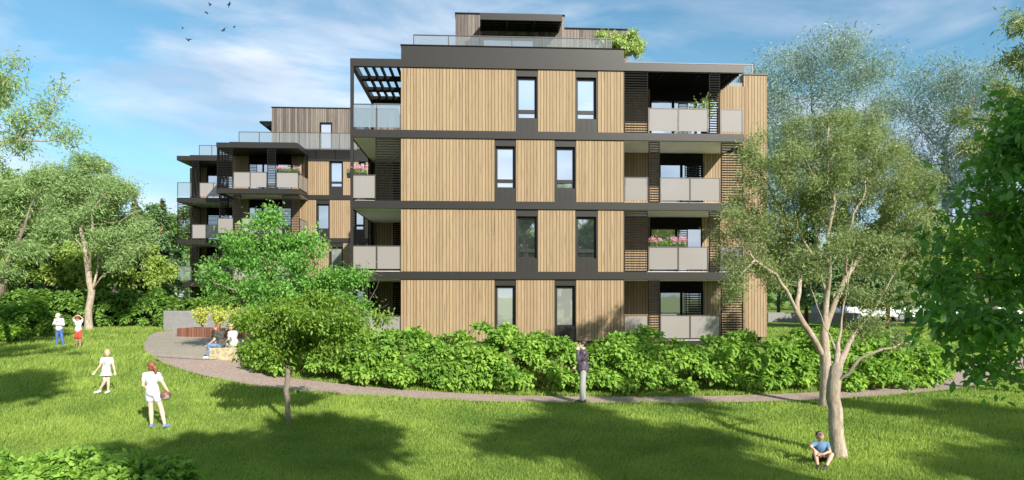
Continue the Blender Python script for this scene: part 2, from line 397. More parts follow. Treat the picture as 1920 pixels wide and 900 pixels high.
def bpart(mb, name, mat, par): return mb.build(name, mat, par, OFF if par in (front, rear) else (0, 0, 0))
def sub(mb, name, mat, par):   # sub-part: its part sits at the building origin, so the same offset
    return mb.build(name, mat, par, OFF)
def box(par, name, mat, x0, x1, y0, y1, z0, z1):
    return MB().box(x0, x1, y0, y1, z0, z1).build(name, mat, par, OFF)
def window(par, u0, u1, z0, v=0.0, tall=False, pane='pane', k=1.0):
    """dark window strip from slab to slab: header and spandrel panel, recessed frame with panes"""
    z1 = z0+2.6; top = z1-.29; s = (.62 if tall else .57); sill = z0+s
    f = MB()
    fx0, fx1, fz0, fz1, fy0, fy1 = u0+.05, u1-.05, sill, top, v+.15, v+.23
    f.box(fx0, fx0+.085, fy0, fy1, fz0, fz1); f.box(fx1-.085, fx1, fy0, fy1, fz0, fz1)
    f.box(fx0+.085, fx1-.085, fy0, fy1, fz1-.10, fz1); f.box(fx0+.085, fx1-.085, fy0, fy1, fz0, fz0+.05)
    mid = sill+.30
    if not tall: f.box(fx0+.085, fx1-.085, fy0-.015, fy1, mid-.06, mid+.08)
    # reveals of the recess
    f.box(u0, u0+.048, v+.012, v+.30, fz0, fz1); f.box(u1-.048, u1, v+.012, v+.30, fz0, fz1)
    wd = f.build('window', 'bronze', par, OFF)
    h = MB().box(u0, u1, v+.02, v+.30, top+.002, z1).build('header_panel', 'bronze', wd, OFF)
    sp = MB()
    n = 4; wdt = (u1-u0)/n
    for i in range(n): sp.box(u0+i*wdt+.004, u0+(i+1)*wdt-.004, v+.02, v+.30, z0, sill-.004)
    sp.box(u0+.006, u1-.006, v+.028, v+.2, z0+.002, sill-.006)
    sp.build('spandrel_panel', 'bronze', wd, OFF)
    if tall: MB().box(fx0+.085, fx1-.085, v+.185, v+.20, fz0+.05, fz1-.10).build('pane', pane, wd, OFF)
    else:
        MB().box(fx0+.085, fx1-.085, v+.185, v+.20, mid+.08, fz1-.10).build('pane', pane, wd, OFF)
        MB().box(fx0+.085, fx1-.085, v+.185, v+.20, fz0+.05, mid-.06).build('pane', pane, wd, OFF)
    return wd
def louvre(par, u0, u1, v, z0, z1, pitch=.105, slat=.046, th=.05, axis='u', mat='dark_metal'):
    m = MB()
    def bx(a0, a1, b0, b1, c0, c1):
        if axis == 'u': m.box(a0, a1, v+b0, v+b1, c0, c1)
        else: m.box(v+b0, v+b1, a0, a1, c0, c1)
    bx(u0, u0+.035, 0, th, z0, z1); bx(u1-.035, u1, 0, th, z0, z1)
    bx(u0+.035, u1-.035, 0, th, z0, z0+.04); bx(u0+.035, u1-.035, 0, th, z1-.04, z1)
    z = z0+.04+pitch/2
    while z < z1-.08:
        bx(u0+.035, u1-.035, .006, th-.006, z, z+slat); z += pitch
    return m.build('louvre_screen', mat, par, OFF)
def railing(par, us, v, z0, h=1.0, glass='frosted', name='balcony_railing', axis='u', gap=.035, base=.05):
    """posts and top rail with a glass panel between each two us"""
    m = MB()
    def bx(mm, a0, a1, b0, b1, c0, c1):
        if axis == 'u': mm.box(a0, a1, v+b0, v+b1, c0, c1)
        else: mm.box(v+b0, v+b1, a0, a1, c0, c1)
    for q in us: bx(m, q-.018, q+.018, 0, .04, z0, z0+h)
    bx(m, us[0]-.018, us[-1]+.018, -.004, .044, z0+h+.0005, z0+h+.032)
    r = m.build(name, 'rail_metal', par, OFF)
    for a, b in zip(us[:-1], us[1:]):
        g = MB(); bx(g, a+gap, b-gap, .012, .026, z0+base, z0+h-.012); g.build('glass_panel', glass, r, OFF)
    return r
def clad(par, u0, u1, v0, v1, z0, z1, mat='larch', name='timber_panel'):
    return box(par, name, mat, u0, u1, v0, v1, z0, z1)
def patio_door(par, u0, u1, v, z0, z1, splits=2, pane='pane'):
    f = MB(); fy0, fy1 = v-.06, v+.02
    f.box(u0, u1, fy0, fy1, z1-.12, z1); f.box(u0, u1, fy0, fy1, z0, z0+.08)
    w_ = (u1-u0)/splits; xs = [u0+i*w_ for i in range(splits+1)]
    for i, x in enumerate(xs): f.box(max(u0, x-.055), min(u1, x+.055), fy0, fy1, z0+.08, z1-.12)
    d = f.build('patio_door', 'dark_metal', par, OFF)
    for a, b in zip(xs[:-1], xs[1:]): MB().box(a+.055, b-.055, v-.03, v-.012, z0+.08, z1-.12).build('pane', pane, d, OFF)
    return d

plain('paving', (.62, .58, .53), .85, 0, .1, 4)
# ---- front block
uL, uA, uB, uR = U(657), U(752), U(1170), U(1394)
uW = U(1438, 2.3)
VB = 2.15                                                         # depth of the right loggias
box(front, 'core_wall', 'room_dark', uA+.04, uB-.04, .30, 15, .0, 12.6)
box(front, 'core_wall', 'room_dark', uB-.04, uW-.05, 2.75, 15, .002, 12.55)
box(front, 'plinth', 'bronze', uA+.02, uW-.1, .08, 3, .2, ZB-.25)
for k in (2, 3, 4, 5):
    z1 = FZ[k]; s = MB()
    if k == 5:  # roof edge: full over the wood part, an open frame over the left pergola, a beam over the right loggia
        s.box(uL, uR, -.06, .12, z1-BT, z1); s.box(uA+.02, uB, .12, 5.3, z1-.28, z1-.02)
        s.box(uL, uL+.16, .12, 5.1, z1-BT, z1-.004); s.box(uL+.16, uA+.02, 4.94, 5.1, z1-BT, z1-.004)
        s.box(uB+.003, uR-.01, .12, VB+.2, z1-.13, z1-.02)
    else: s.box(uL, uR, -.06, 5.3, z1-BT, z1)
    bpart(s, 'floor_slab', 'bronze', front)
s = MB().box(uL, uR, -.03, 5.3, ZB-.24, ZB); bpart(s, 'floor_slab', 'bronze', front)
SEG = {4: (966.7, 1009, 1078.4, 1120.4), 3: (927, 968, 1039.4, 1080.6)}; SEG[2] = SEG[4]; SEG[1] = SEG[3]
for k in (1, 2, 3, 4):
    a, b, c, d = (U(q) for q in SEG[k]); z0, z1 = FZ[k], ceil_z(k)
    for p, q in ((uA, a), (b, c), (d, uB)): clad(front, p, q, 0, .28, z0+.004, z1-.004)
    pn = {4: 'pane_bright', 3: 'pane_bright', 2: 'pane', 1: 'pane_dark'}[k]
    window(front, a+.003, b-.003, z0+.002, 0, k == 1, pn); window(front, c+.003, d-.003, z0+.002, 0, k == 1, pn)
# white soffits
for k in (1, 2, 3):
    z = ceil_z(k)
    box(front, 'soffit', 'plaster', uL+.10, uA-.004, .02, 5.15, z-.02, z-.003)
    box(front, 'soffit', 'plaster', uB+.004, uR-.05, .02, VB-.01, z-.02, z-.003)
# pale paving on the balcony floors, added to bounce light onto the soffits
for k in (1, 2, 3, 4):
    box(front, 'bounce_floor', 'paving', uL+.17, uA-.015, .06, 4.98, FZ[k]+.002, FZ[k]+.03)
    box(front, 'bounce_floor', 'paving', uB+.01, uR-.06, .06, VB-.01, FZ[k]+.002, FZ[k]+.03)
# right loggias
for k in (1, 2, 3, 4):
    z0, z1 = FZ[k], ceil_z(k)-(0.022 if k < 4 else -.15)
    lou = dict(z0=z0+.02, z1=z1-.02)
    ud0, ud1 = U(1219, VB), U(1346, VB)
    if k in (1, 3): ud0, ud1 = U(1236, VB), U(1318, VB)
    elif k == 2: ud0, ud1 = U(1219, VB), U(1316, VB)
    clad(front, uB-.02, ud0-.003, VB, VB+.09, z0, z1, name='loggia_wall'); clad(front, ud1+.003, U(1397, VB), VB, VB+.09, z0, z1, name='loggia_wall')
    box(front, 'loggia_wall', 'dark_metal', ud0, ud1, VB, VB+.09, z0+2.15, z1)
    patio_door(front, ud0, ud1, VB, z0, z0+2.14, 2 if k != 4 else 3, {4: 'pane_bright', 3: 'pane_bright', 2: 'pane', 1: 'pane_dark'}[k])
    if k in (2, 4):
        louvre(front, uB+.01, U(1215), 0, **lou); louvre(front, U(1329.5), U(1350), 0, **lou)
        railing(front, [U(1216.3), U(1271.8), U(1327.4)], 0, z0+.06, .98)
        if k == 4: railing(front, [U(1351), U(1392.5)], 0, z0+.06, .98)
        else: railing(front, [U(1351), U(1392.5)], 0, z0+.06, .98)
    else:
        louvre(front, U(1216.3), U(1237), 0, **lou); louvre(front, U(1352), U(1394), 0, **lou)
        railing(front, [uB+.03, U(1214.5)], 0, z0+.06, .98); railing(front, [U(1238.5), U(1294), U(1350)], 0, z0+.06, .98)
# sliding louvre shutters in front of the doors
louvre(front, U(1288, VB-.2), U(1316, VB-.2), VB-.2, FZ[3]+.02, FZ[3]+2.1)
louvre(front, U(1286, VB-.2), U(1316, VB-.2), VB-.2, FZ[1]+.02, FZ[1]+2.1)
# dark slatted ceiling over the top right loggia
s = MB()
for i in range(9): s.bar((uB+.05, .25+i*.22, 12.52), (uR-.1, .25+i*.22, 12.52), .05, .12)
for q in (1245, 1315, 1370): s.bar((U(q), .13, 12.50), (U(q), VB, 12.50), .06, .08)
bpart(s, 'pergola', 'dark_metal', front)
# wood end wall on the right, one board length from ground to top
s = MB(); a = U(1394.5, 2.3)
clad(front, a, uW, 2.3, 2.7, ZB, Z(133, 2.3), name='end_wall')
box(front, 'end_wall_coping', 'bronze', a-.02, uW+.03, 2.26, 2.74, Z(133, 2.3)+.002, Z(133, 2.3)+.05)
# left balconies: end wall, posts, louvres
for k in (1, 2, 3):
    z0, z1 = FZ[k], ceil_z(k)-.022
    clad(front, U(690, 5.0), uA+.04, 5.0, 5.12, z0+.0, z1, name='loggia_wall')
    box(front, 'corner_post', 'bronze', uL+.004, uL+.15, 4.85, 5.0, z0+.002, z1+.015)
    louvre(front, 4.0, 4.8, uL+.02, z0+.02, z1-.01, axis='v')
    louvre(front, U(737, 4.85), uA-.02, 4.85, z0+.02, z1-.01)
    box(front, 'corner_post', 'bronze', uL+.004, uL+.12, -.05, .09, z0+.002, z1+.015)
    clad(front, uA-.01, uA+.03, .285, 4.84, z0+.002, z1, name='loggia_wall')
louvre(front, .15, .95, uL+.02, FZ[2]+.02, ceil_z(2)-.03, axis='v')
louvre(front, U(704), uA-.012, 0, FZ[3]+.02, ceil_z(3)-.03)
railing(front, [U(659.5), U(704)], 0, FZ[3]+.06, .98)
railing(front, [U(660.5), U(706), U(751)], 0, FZ[2]+.06, .98)
railing(front, [U(660.5), U(706), U(751)], 0, FZ[1]+.06, .98)
railing(front, [.15, 1.4, 2.7, 3.9], uL+.03, FZ[3]+.06, .98, axis='v')
railing(front, [U(660), U(706), U(751)], 0, FZ[4]+.06, .98, glass='skytint_glass')
railing(front, [.15, 1.7, 3.3, 4.85], uL+.03, FZ[4]+.06, .98, axis='v', glass='skytint_glass')
s = MB(); zt_ = FZ[5]-.10
for i in range(1, 6):                                              # open pergola at roof level
    x = uL+.16+i*(uA-uL-.16)/5.6; s.box(x, x+.06, .125, 4.93, zt_-.2, zt_)
for v_ in (1.7, 3.2): s.box(uL+.165, uA+.015, v_, v_+.30, zt_-.16, zt_-.01)
s.box(uL+.165, uA+.015, 4.55, 4.92, zt_-.16, zt_-.01)
bpart(s, 'pergola', 'dark_metal', front)
for v_ in (-.05, 4.95): box(front, 'corner_post', 'bronze', uL+.003, uL+.13, v_, v_+.13, FZ[4]+.002, FZ[5]-BT-.002)
clad(front, uA-.01, uA+.03, .285, 14, FZ[4]+.002, FZ[5]-BT, name='side_wall')
# attic, roof, penthouse
box(front, 'attic_wall', 'bronze', uA, uB, .0, 15, FZ[5]+.002, 13.41)
box(front, 'attic_coping', 'dark_metal', uA-.03, uB+.03, -.03, 15.03, 13.412, 13.45)
box(front, 'roof', 'concrete', uB+.004, uW-.1, VB+.22, 14.9, 12.56, 12.9)
us = [U(775.6, .5)]+[U(q, .5) for q in (841, 900, 960, 1019, 1078.5, 1137, 1146)]
railing(front, us, .5, 13.452, Z(69.5, .5)-13.452, 'clear_glass', 'roof_railing', gap=.02, base=.0)
railing(front, [U(q, 2.6) for q in (1173, 1196, 1250, 1300, 1350, 1411)], 2.6, 12.9, Z(113.5, 2.6)-12.9, 'clear_glass', 'roof_railing', gap=.02, base=0)
zp, zq = Z(28.5, 4), Z(52.5, 4.5)
pw = MB().box(U(854, 4), U(1058, 4), 4, 12, 13.3, zp); bpart(pw, 'penthouse_wall', 'old_wood', front)
pw = MB().box(U(1058, 4)+.004, U(1177, 4.5), 4.5, 12, 13.3, zq); bpart(pw, 'penthouse_wall', 'old_wood', front)
box(front, 'penthouse_coping', 'dark_metal', U(854, 4)-.03, U(1058, 4)+.03, 3.97, 12.03, zp+.002, zp+.07)
box(front, 'penthouse_coping', 'dark_metal', U(1058, 4)+.035, U(1177, 4.5)+.03, 4.47, 12.03, zq+.002, zq+.07)
s = MB(); c0, c1 = U(900, 2.8), U(1054, 2.8); cz0, cz1 = Z(38.5, 2.8), Z(26, 2.8)
s.box(c0, c1, 2.75, 2.85, cz0, cz1); s.box(c0, c0+.09, 2.852, 3.995, cz0, cz1-.1); s.box(c1-.09, c1, 2.852, 3.995, cz0, cz1-.1)
s.box(c0+.09, c1-.09, 3.9, 3.996, cz0, cz1-.1); s.box(c0+.09, c1-.09, 2.852, 3.9, cz1-.11, cz1-.06)
for i in range(1, 3): s.box(c0+i*(c1-c0)/3-.05, c0+i*(c1-c0)/3+.05, 2.853, 3.899, cz0-.01, cz1-.115)
for i in range(3): s.box(c0+.092, c1-.092, 3.08+i*.29, 3.15+i*.29, cz0+.02, cz0+.12)
bpart(s, 'canopy', 'bronze', front)
s = MB().box(U(903, 3.97), U(1003, 3.97), 3.96, 3.992, 13.5, Z(66, 3.97)); wd = bpart(s, 'penthouse_window', 'dark_metal', front)
MB().box(U(907, 3.95), U(999, 3.95), 3.945, 3.955, 13.55, Z(68.5, 3.95)).build('pane', 'pane', wd, OFF)

# ---- rear block
V1, VF, V2, V2B = 14.97, 17.36, 19.05, 21.6
rL, rR = U(406, V1), U(560, V1); fR = U(745, VF); bL, bR = U(332, V2), U(406, V2)
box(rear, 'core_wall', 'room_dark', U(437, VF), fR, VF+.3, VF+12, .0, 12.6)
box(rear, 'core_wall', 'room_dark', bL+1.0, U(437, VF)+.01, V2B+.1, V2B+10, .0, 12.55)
for k in (2, 3, 4, 5):
    z1 = FZ[k]; s = MB()
    sh = -.25 if k in (3,) else 0
    s.box(rL+(0 if k != 2 else .4), rR, V1-.05+(.25 if k < 4 else 0), VF-.05, z1-BT, z1); bpart(s, 'floor_slab', 'bronze', rear)
    s = MB().box(U(437, VF), fR, VF-.045, VF+.5, z1-BT-(.3 if k == 5 else 0), z1+(.25 if k == 5 else 0)); bpart(s, 'floor_slab', 'bronze', rear)
    s = MB().box(bL+(.0 if k > 2 else .45), U(437, V2), V2-.05, V2B+.3, z1-BT, z1); bpart(s, 'floor_slab', 'bronze', rear)
    if k < 5:
        box(rear, 'soffit', 'plaster', rL+.5, rR-.01, V1+.25, VF-.1, z1-BT-.02, z1-BT-.003)
        box(rear, 'soffit', 'plaster', bL+.5, U(437, V2), V2+.02, V2B, z1-BT-.02, z1-BT-.003)
# upper thin roof step
box(rear, 'attic_wall', 'bronze', U(430, V1+.6), rR-.3, V1+.6, VF-.1, FZ[5]+.003, FZ[5]+.2)
box(rear, 'attic_wall', 'bronze', U(356, V2+.5), U(437, V2+.5), V2+.5, V2B, FZ[5]+.003, FZ[5]+.18)
for k in (1, 2, 3, 4):
    z0, z1 = FZ[k], ceil_z(k)-(.3 if k == 4 else 0)
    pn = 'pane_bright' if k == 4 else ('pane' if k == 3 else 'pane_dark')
    if k in (2, 4): strips = [(617, 643.5), (672, 686)]
    else: strips = [(592.5, 618.5), (664, 684)]
    xs = [576]+[q for st in strips for q in st]+[745]
    for a, b in zip(xs[::2], xs[1::2]): clad(rear, U(a, VF), U(b, VF), VF, VF+.25, z0+.004, z1-.004)
    for a, b in strips: window(rear, U(a, VF)+.003, U(b, VF)-.003, z0+.002, VF, k == 3 and a < 600, pn)
    # bay with balconies
    z1 = ceil_z(k)-.02; vf = V1 if k == 4 else V1+.25
    ua, ub, uc, ud = U(437, VF), U(468, VF), U(548, VF), U(576.5, VF)
    clad(rear, ua, ub, VF-.1, VF, z0, z1, name='loggia_wall'); clad(rear, uc, ud, VF-.1, VF, z0, z1, name='loggia_wall')
    box(rear, 'loggia_wall', 'dark_metal', ub+.003, uc-.003, VF-.1, VF, z0+2.12, z1)
    patio_door(rear, ub+.004, uc-.004, VF-.1, z0, z0+2.11, 3, pn)
    lo = dict(z0=z0+.02, z1=z1-.02)
    if k in (2, 4):
        louvre(rear, rL+.02, U(436, vf), vf, **lo); louvre(rear, U(501, vf), U(517, vf), vf, **lo)
        railing(rear, [U(437.5, vf), U(469, vf), U(500, vf)], vf, z0+.06, .98); railing(rear, [U(518, vf), rR-.03], vf, z0+.06, .98)
    else:
        louvre(rear, U(437.6, vf), U(452, vf), vf, **lo); louvre(rear, U(529.5, vf), rR-.02, vf, **lo)
        railing(rear, [U(408, vf), U(437, vf)], vf, z0+.06, .98); railing(rear, [U(453, vf), U(491, vf), U(529, vf)], vf, z0+.06, .98)
    railing(rear, [vf+.1, vf+1.1, VF-.15], rR-.06, z0+.06, .98, axis='v')
    louvre(rear, VF-.75, VF-.12, rR-.06, z0+1.1, z1-.02, axis='v') if k == 4 else None
    louvre(rear, vf+.1, VF-.6, rL+.03, z0+.02, z1-.02, axis='v')
    # far bay
    wa, wb = U(372, V2B), U(388, V2B)
    clad(rear, U(356, V2B), wb, V2B, V2B+.09, z0, z1, name='loggia_wall')
    patio_door(rear, wb+.003, U(437, V2B), V2B, z0, z0+2.12, 2, pn)
    box(rear, 'loggia_wall', 'dark_metal', wb+.003, U(437, V2B), V2B, V2B+.09, z0+2.13, z1)
    louvre(rear, V2+1.2, V2B-.05, bL+.5, z0+.02, z1-.02, axis='v')
    if k in (2, 4):
        railing(rear, [bL+.03, U(358.7, V2)], V2, z0+.06, .98, glass='clear_glass'); louvre(rear, U(359.6, V2), U(373, V2), V2, **lo)
        railing(rear, [U(374, V2), U(400, V2), U(415, V2)], V2, z0+.06, .98)
    else:
        louvre(rear, bL+.02, U(358.7, V2), V2, **lo); railing(rear, [U(360, V2), U(386, V2), U(412, V2)], V2, z0+.06, .98)
us = [U(q, V1+1.6) for q in (448, 486, 524, 561, 599, 636, 670)]
railing(rear, us, V1+1.6, FZ[5]+.0, Z(254, V1+1.6)-FZ[5], 'clear_glass', 'roof_railing', gap=.02, base=0)
railing(rear, [U(q, V2+1.2) for q in (373.5, 397, 430)], V2+1.2, FZ[5], Z(279.5, V2+1.2)-FZ[5], 'clear_glass', 'roof_railing', gap=.02, base=0)
VP = 20.5; zp = Z(208.5, VP)
p0, p1, w0, w1 = U(509.5, VP), U(745, VP), U(599, VP), U(623, VP); wz = Z(234, VP)
s = MB().box(p0, w0, VP, VP+6, 12.7, zp).box(w1, p1, VP, VP+6, 12.7, zp).box(w0, w1, VP+.002, VP+6, wz, zp-.002)
bpart(s, 'penthouse_wall', 'old_wood', rear)
box(rear, 'penthouse_coping', 'dark_metal', p0-.03, p1, VP-.04, VP+6, zp+.002, zp+.07)
s = MB().box(w0+.002, w0+.1, VP+.02, VP+.2, 12.9, wz-.002).box(w1-.1, w1-.002, VP+.02, VP+.2, 12.9, wz-.002).box(w0+.1, w1-.1, VP+.02, VP+.2, wz-.12, wz-.002)
wd = bpart(s, 'penthouse_window', 'dark_metal', rear)
MB().box(w0+.1, w1-.1, VP+.1, VP+.12, 12.9, wz-.12).build('pane', 'pane_bright', wd, OFF)
s = MB(); x0 = U(487, VP); zc = Z(233.5, VP)
s.box(x0, p0-.004, VP-.05, VP+.05, zc-.14, zc); s.box(x0, x0+.08, VP+.05, VP+4, zc-.12, zc-.01)
for i in range(8): s.box(x0+.08, p0-.006, VP+.3+i*.45, VP+.36+i*.45, zc-.12, zc-.02)
bpart(s, 'pergola', 'dark_metal', rear)

# ---- flower boxes on the railings
def W(u, v, z): return Vector((X0+u*CT-v*ST, Y0+u*ST+v*CT, z))
def leaf_arrays(P, A, N, S, kind):
    """leaf cards with real shape: P base, A axis, N normal, S length"""
    n = len(P)
    A = A/np.linalg.norm(A, axis=1, keepdims=True)
    X = np.cross(A, N); X /= np.linalg.norm(X, axis=1, keepdims=True)+1e-9
    Zv = np.cross(X, A)
    if kind == 'narrow': T = [(0,0,0),(-.11,.45,.03),(0,1,-.10),(.11,.45,.03)]; FF = [(0,3,2,1)]
    elif kind == 'oval': T = [(0,0,0),(-.25,.42,.07),(0,1,-.10),(.25,.42,.07)]; FF = [(0,3,2),(0,2,1)]
    elif kind == 'heart': T = [(0,0,0),(-.40,.18,.03),(-.32,.62,.05),(0,1.05,-.16),(.32,.62,.05),(.40,.18,.03),(0,.5,-.06)]; FF = [(0,5,4),(0,4,6),(6,4,3),(0,6,2),(6,3,2),(0,2,1)]
    elif kind == 'big': T = [(0,0,0),(-.17,.25,.03),(-.25,.52,.03),(-.13,.80,-.03),(0,1,-.16),(.13,.80,-.03),(.25,.52,.03),(.17,.25,.03),(0,.30,-.02),(0,.62,-.05)]; \
        FF = [(0,7,8),(7,6,8),(8,6,9),(6,5,9),(9,5,4),(0,8,1),(8,2,1),(8,9,2),(9,3,2),(9,4,3)]
    elif kind == 'tri': T = [(-.28,0,0),(.28,0,0),(0,1,-.08)]; FF = [(0,1,2)]
    T = np.array(T); FF = np.array(FF); k = len(T)
    V = P[:, None, :]+S[:, None, None]*(T[None, :, 0:1]*X[:, None, :]+T[None, :, 1:2]*A[:, None, :]+T[None, :, 2:3]*Zv[:, None, :])
    Fa = FF[None]+(np.arange(n)*k)[:, None, None]
    return V.reshape(-1, 3), Fa.reshape(-1, FF.shape[1]), len(FF)
def leaves(name, P, A, N, S, kind, mat, parent=None, off=(0, 0, 0)):
    V, Fc, k = leaf_arrays(P, A, N, S, kind)
    tint = np.repeat(np.clip(rng.normal(.5, .25, len(P)), 0, 1), k)
    me = np_mesh(name, V-np.array(off), Fc, tint)
    return link(name, me, mat, parent)
def rdir(n): v = rng.normal(size=(n, 3)); return v/np.linalg.norm(v, axis=1, keepdims=True)

def flower_box(u0, u1, v, z, label):
    c = W((u0+u1)/2, v, z); r = empty('flower_box', c, label, 'flower box', 'flower boxes on balcony railings', rz=TH)
    h = (u1-u0)/2
    MB().box(-h, h, -.10, .10, -.14, .04).build('box', 'bronze', r)
    n = int(900*h)
    P = np.stack([rng.uniform(-h, h, n), rng.uniform(-.14, .14, n), rng.uniform(-.02, .2, n)], 1)
    A = rdir(n)*.8+np.array([0, -.3, .5]); leaves('foliage', P, A, rdir(n)+np.array([0, -.4, .8]), rng.uniform(.05, .11, n), 'oval', 'leaf_vivid', r)
    n = int(1300*h)
    cl = rng.uniform(-h, h, 14); P = np.stack([cl[rng.integers(0, 14, n)]+rng.normal(0, .05, n), rng.normal(-.03, .09, n), .2+rng.normal(.04, .06, n)], 1)
    leaves('blossoms', P, rdir(n)+np.array([0, -.4, .4]), rdir(n)+np.array([0, -.8, .6]), rng.uniform(.04, .075, n), 'oval', 'petal', r)
flower_box(U(650), U(687), .12, FZ[3]+1.10, 'pink flower box on the left end balcony of the nearer timber block, third storey')
flower_box(U(1218), U(1287), .12, FZ[2]+1.10, 'long pink flower box on a second storey balcony beside the olive tree')
flower_box(U(521, V1), U(561, V1), V1+.12, FZ[4]+1.10, 'pink flower box on the top balcony of the stepped block farther back')
SHADE = [(5.6, -2.9, .88), (8.6, -7.4, 1.0), (13.2, -3.0, 1.0), (4.3, -4.0, .85), (15.3, -6.8, .95), (23.4, -6.1, 1.0), (23.3, -2.1, 1.0), (-2.6, -2.8, 1.08)]
# ------------------------------------------------------------------ trees
def blob_points(lobes, n):
    """points in a union of ellipsoids (centre, radii), denser towards their shells"""
    vol = np.array([l[1][0]*l[1][1]*l[1][2] for l in lobes])**.75; pr = vol/vol.sum()
    k = rng.choice(len(lobes), n, p=pr); d = rdir(n)*(rng.random((n, 1))**.5)
    c = np.array([tuple(l[0]) for l in lobes]); r = np.array([tuple(l[1]) for l in lobes])
    return c[k]+d*r[k]
def colonize(lines, attr, step, infl, kill, maxit=120, up=.12, wob=.12):
    """grow branches from hand-laid limbs towards attractor points; returns nodes and parents"""
    N = []; Pn = []
    for ln in lines:
        prev = None
        for i, p in enumerate(ln):
            p = np.array(p, float)
            if i == 0:
                if N:
                    d = ((np.array(N)-p)**2).sum(1); prev = int(d.argmin())
                    continue
                N.append(p); Pn.append(-1); prev = 0; continue
            a = N[prev]; L = np.linalg.norm(p-a); m = max(1, int(L/step))
            for q in range(1, m+1):
                N.append(a+(p-a)*q/m+rng.normal(0, step*.06, 3)*(q < m)); Pn.append(prev); prev = len(N)-1
    attr = attr.copy(); N = list(N); best = np.full(len(attr), 1e9); bi = np.zeros(len(attr), int); done = 0; kids = {}
    for it in range(maxit):
        A = np.array(N[done:])
        if len(A):
            for s0 in range(0, len(A), 400):
                d = np.linalg.norm(attr[:, None]-A[None, s0:s0+400], axis=2); j = d.argmin(1); dm = d[np.arange(len(attr)), j]
                u = dm < best; best[u] = dm[u]; bi[u] = j[u]+done+s0
        done = len(N)
        alive = best > kill; attr, best, bi = attr[alive], best[alive], bi[alive]
        if len(attr) == 0: break
        act = best < infl
        if not act.any():
            act = best < best.min()+step
        new = 0
        NA = np.array(N)
        for q in np.unique(bi[act]):
            sel = act & (bi == q); v = attr[sel]-NA[q]; v = (v/np.linalg.norm(v, axis=1, keepdims=True)).sum(0)
            nv = np.linalg.norm(v)
            if nv < 1e-3: v = rng.normal(size=3)
            else: v = v/nv
            v = v+np.array([0, 0, up])+rng.normal(0, wob, 3); v /= np.linalg.norm(v); p = NA[q]+v*step
            c = kids.setdefault(q, [])
            if len(c) > 3 or any(np.linalg.norm(p-z) < step*.35 for z in c): 
                # stuck: drop the attractors that pull here
                best[sel & (best < infl*.8)] = 0; continue
            c.append(p); N.append(p); Pn.append(int(q)); new += 1
        if new == 0 and it > 3: break
    return np.array(N), np.array(Pn)
def skeleton_mesh(N, Pn, r_base, r_tip, expo=2.2, flare=1.35, min_r=0.0, nside=8, shrink=None):
    n = len(N); kids = [[] for _ in range(n)]
    for i in range(1, n):
        if Pn[i] >= 0: kids[Pn[i]].append(i)
    rad = np.zeros(n)
    for i in range(n-1, -1, -1):                                   # children always come after parents
        rad[i] = (sum(rad[c]**expo for c in kids[i]))**(1/expo) if kids[i] else 1.0
    k = math.log(r_base/r_tip)/math.log(max(rad[0], 1.01)); rad = r_tip*rad**k
    if shrink: rad = rad*(1-(1-shrink[2])*np.clip((N[:, 2]-shrink[0])/(shrink[1]-shrink[0]), 0, 1))
    mb = MB(); stack = [(0, None)]
    while stack:
        s, par = stack.pop(); ch = [] if par is None else [par]; i = s
        while True:
            ch.append(i)
            if not kids[i]: break
            ks = sorted(kids[i], key=lambda c: -rad[c])
            for c in ks[1:]: stack.append((c, i))
            i = ks[0]
        if max(rad[ch[-1]], rad[ch[1]] if len(ch) > 1 else 0) < min_r and par is not None: continue
        rr = [rad[c] for c in ch]
        if par is not None: rr[0] = rr[1]*1.05
        else:
            L = 0
            for q in range(len(ch)):
                if q: L += np.linalg.norm(N[ch[q]]-N[ch[q-1]])
                rr[q] *= 1+(flare-1)*math.exp(-L/(r_base*2.2))
        big = rr[1] if len(rr) > 1 else rr[0]
        mb.tube([N[c] for c in ch], rr, nside if big > .03 else (5 if big > .012 else 3), cap=False)
    return mb, rad, kids
def tree(name, base, lines, lobes, label, cat='tree', group=None, leaf='leaf_olive', bark='bark_pale', kind='narrow', nattr=900, step=.3,
         nleaf=20000, size=(.09, .15), spread=.22, droop=.5, r_base=.2, r_tip=.008, infl=None, kill=None, min_r=0.0, thin=2.2, shrink=None, extra_spread=1.0, nside=8, up=.12, clumps=.34):
    base = Vector(base)
    A = blob_points(lobes, nattr)
    N, Pn = colonize(lines, A, step, infl or step*7, kill or step*1.6, up=up)
    mb, rad, kids = skeleton_mesh(N, Pn, r_base, r_tip, min_r=min_r, nside=nside, shrink=shrink)
    r = empty(name, base, label, cat, group)
    mb.build('trunk', bark, r, base, smooth=True)
    tw = np.where(rad < r_tip*thin)[0]; tw = tw[tw > sum(1 for _ in lines[0])]
    if clumps < 1: tw = rng.choice(tw, max(20, int(len(tw)*clumps)), replace=False)
    q = rng.choice(tw, nleaf); pq = Pn[q]; f = rng.random((nleaf, 1))
    P = N[q]*f+N[pq]*(1-f)+rng.normal(0, spread, (nleaf, 3))*np.array([1, 1, .75])
    D = N[q]-N[pq]; D /= np.linalg.norm(D, axis=1, keepdims=True)+1e-9
    Ax = D*.5+rdir(nleaf)*.9+np.array([0, 0, -droop]); Nn = rdir(nleaf)*.8+np.array([0, 0, .9])
    if kind == 'narrow': Nn = rdir(nleaf)
    leaves('crown', P, Ax, Nn, rng.uniform(size[0], size[1], nleaf), kind, leaf, r, base)
    return r
def px_lobes(items, D):
    """crown lobes given by outline measurements: centre x, y, half width, half height (pixels at distance D), depth offset m"""
    o = []
    for it in items:
        x, y, rx, ry = it[:4]; dd = it[4] if len(it) > 4 else 0.0; d = D+dd; k = d/FOC
        o.append((at(x, y, d), (rx*k, max(rx, ry)*k*.85, ry*k)))
    return o
def line(D, *pts): return [at(p[0], p[1], D+(p[2] if len(p) > 2 else 0)) for p in pts]

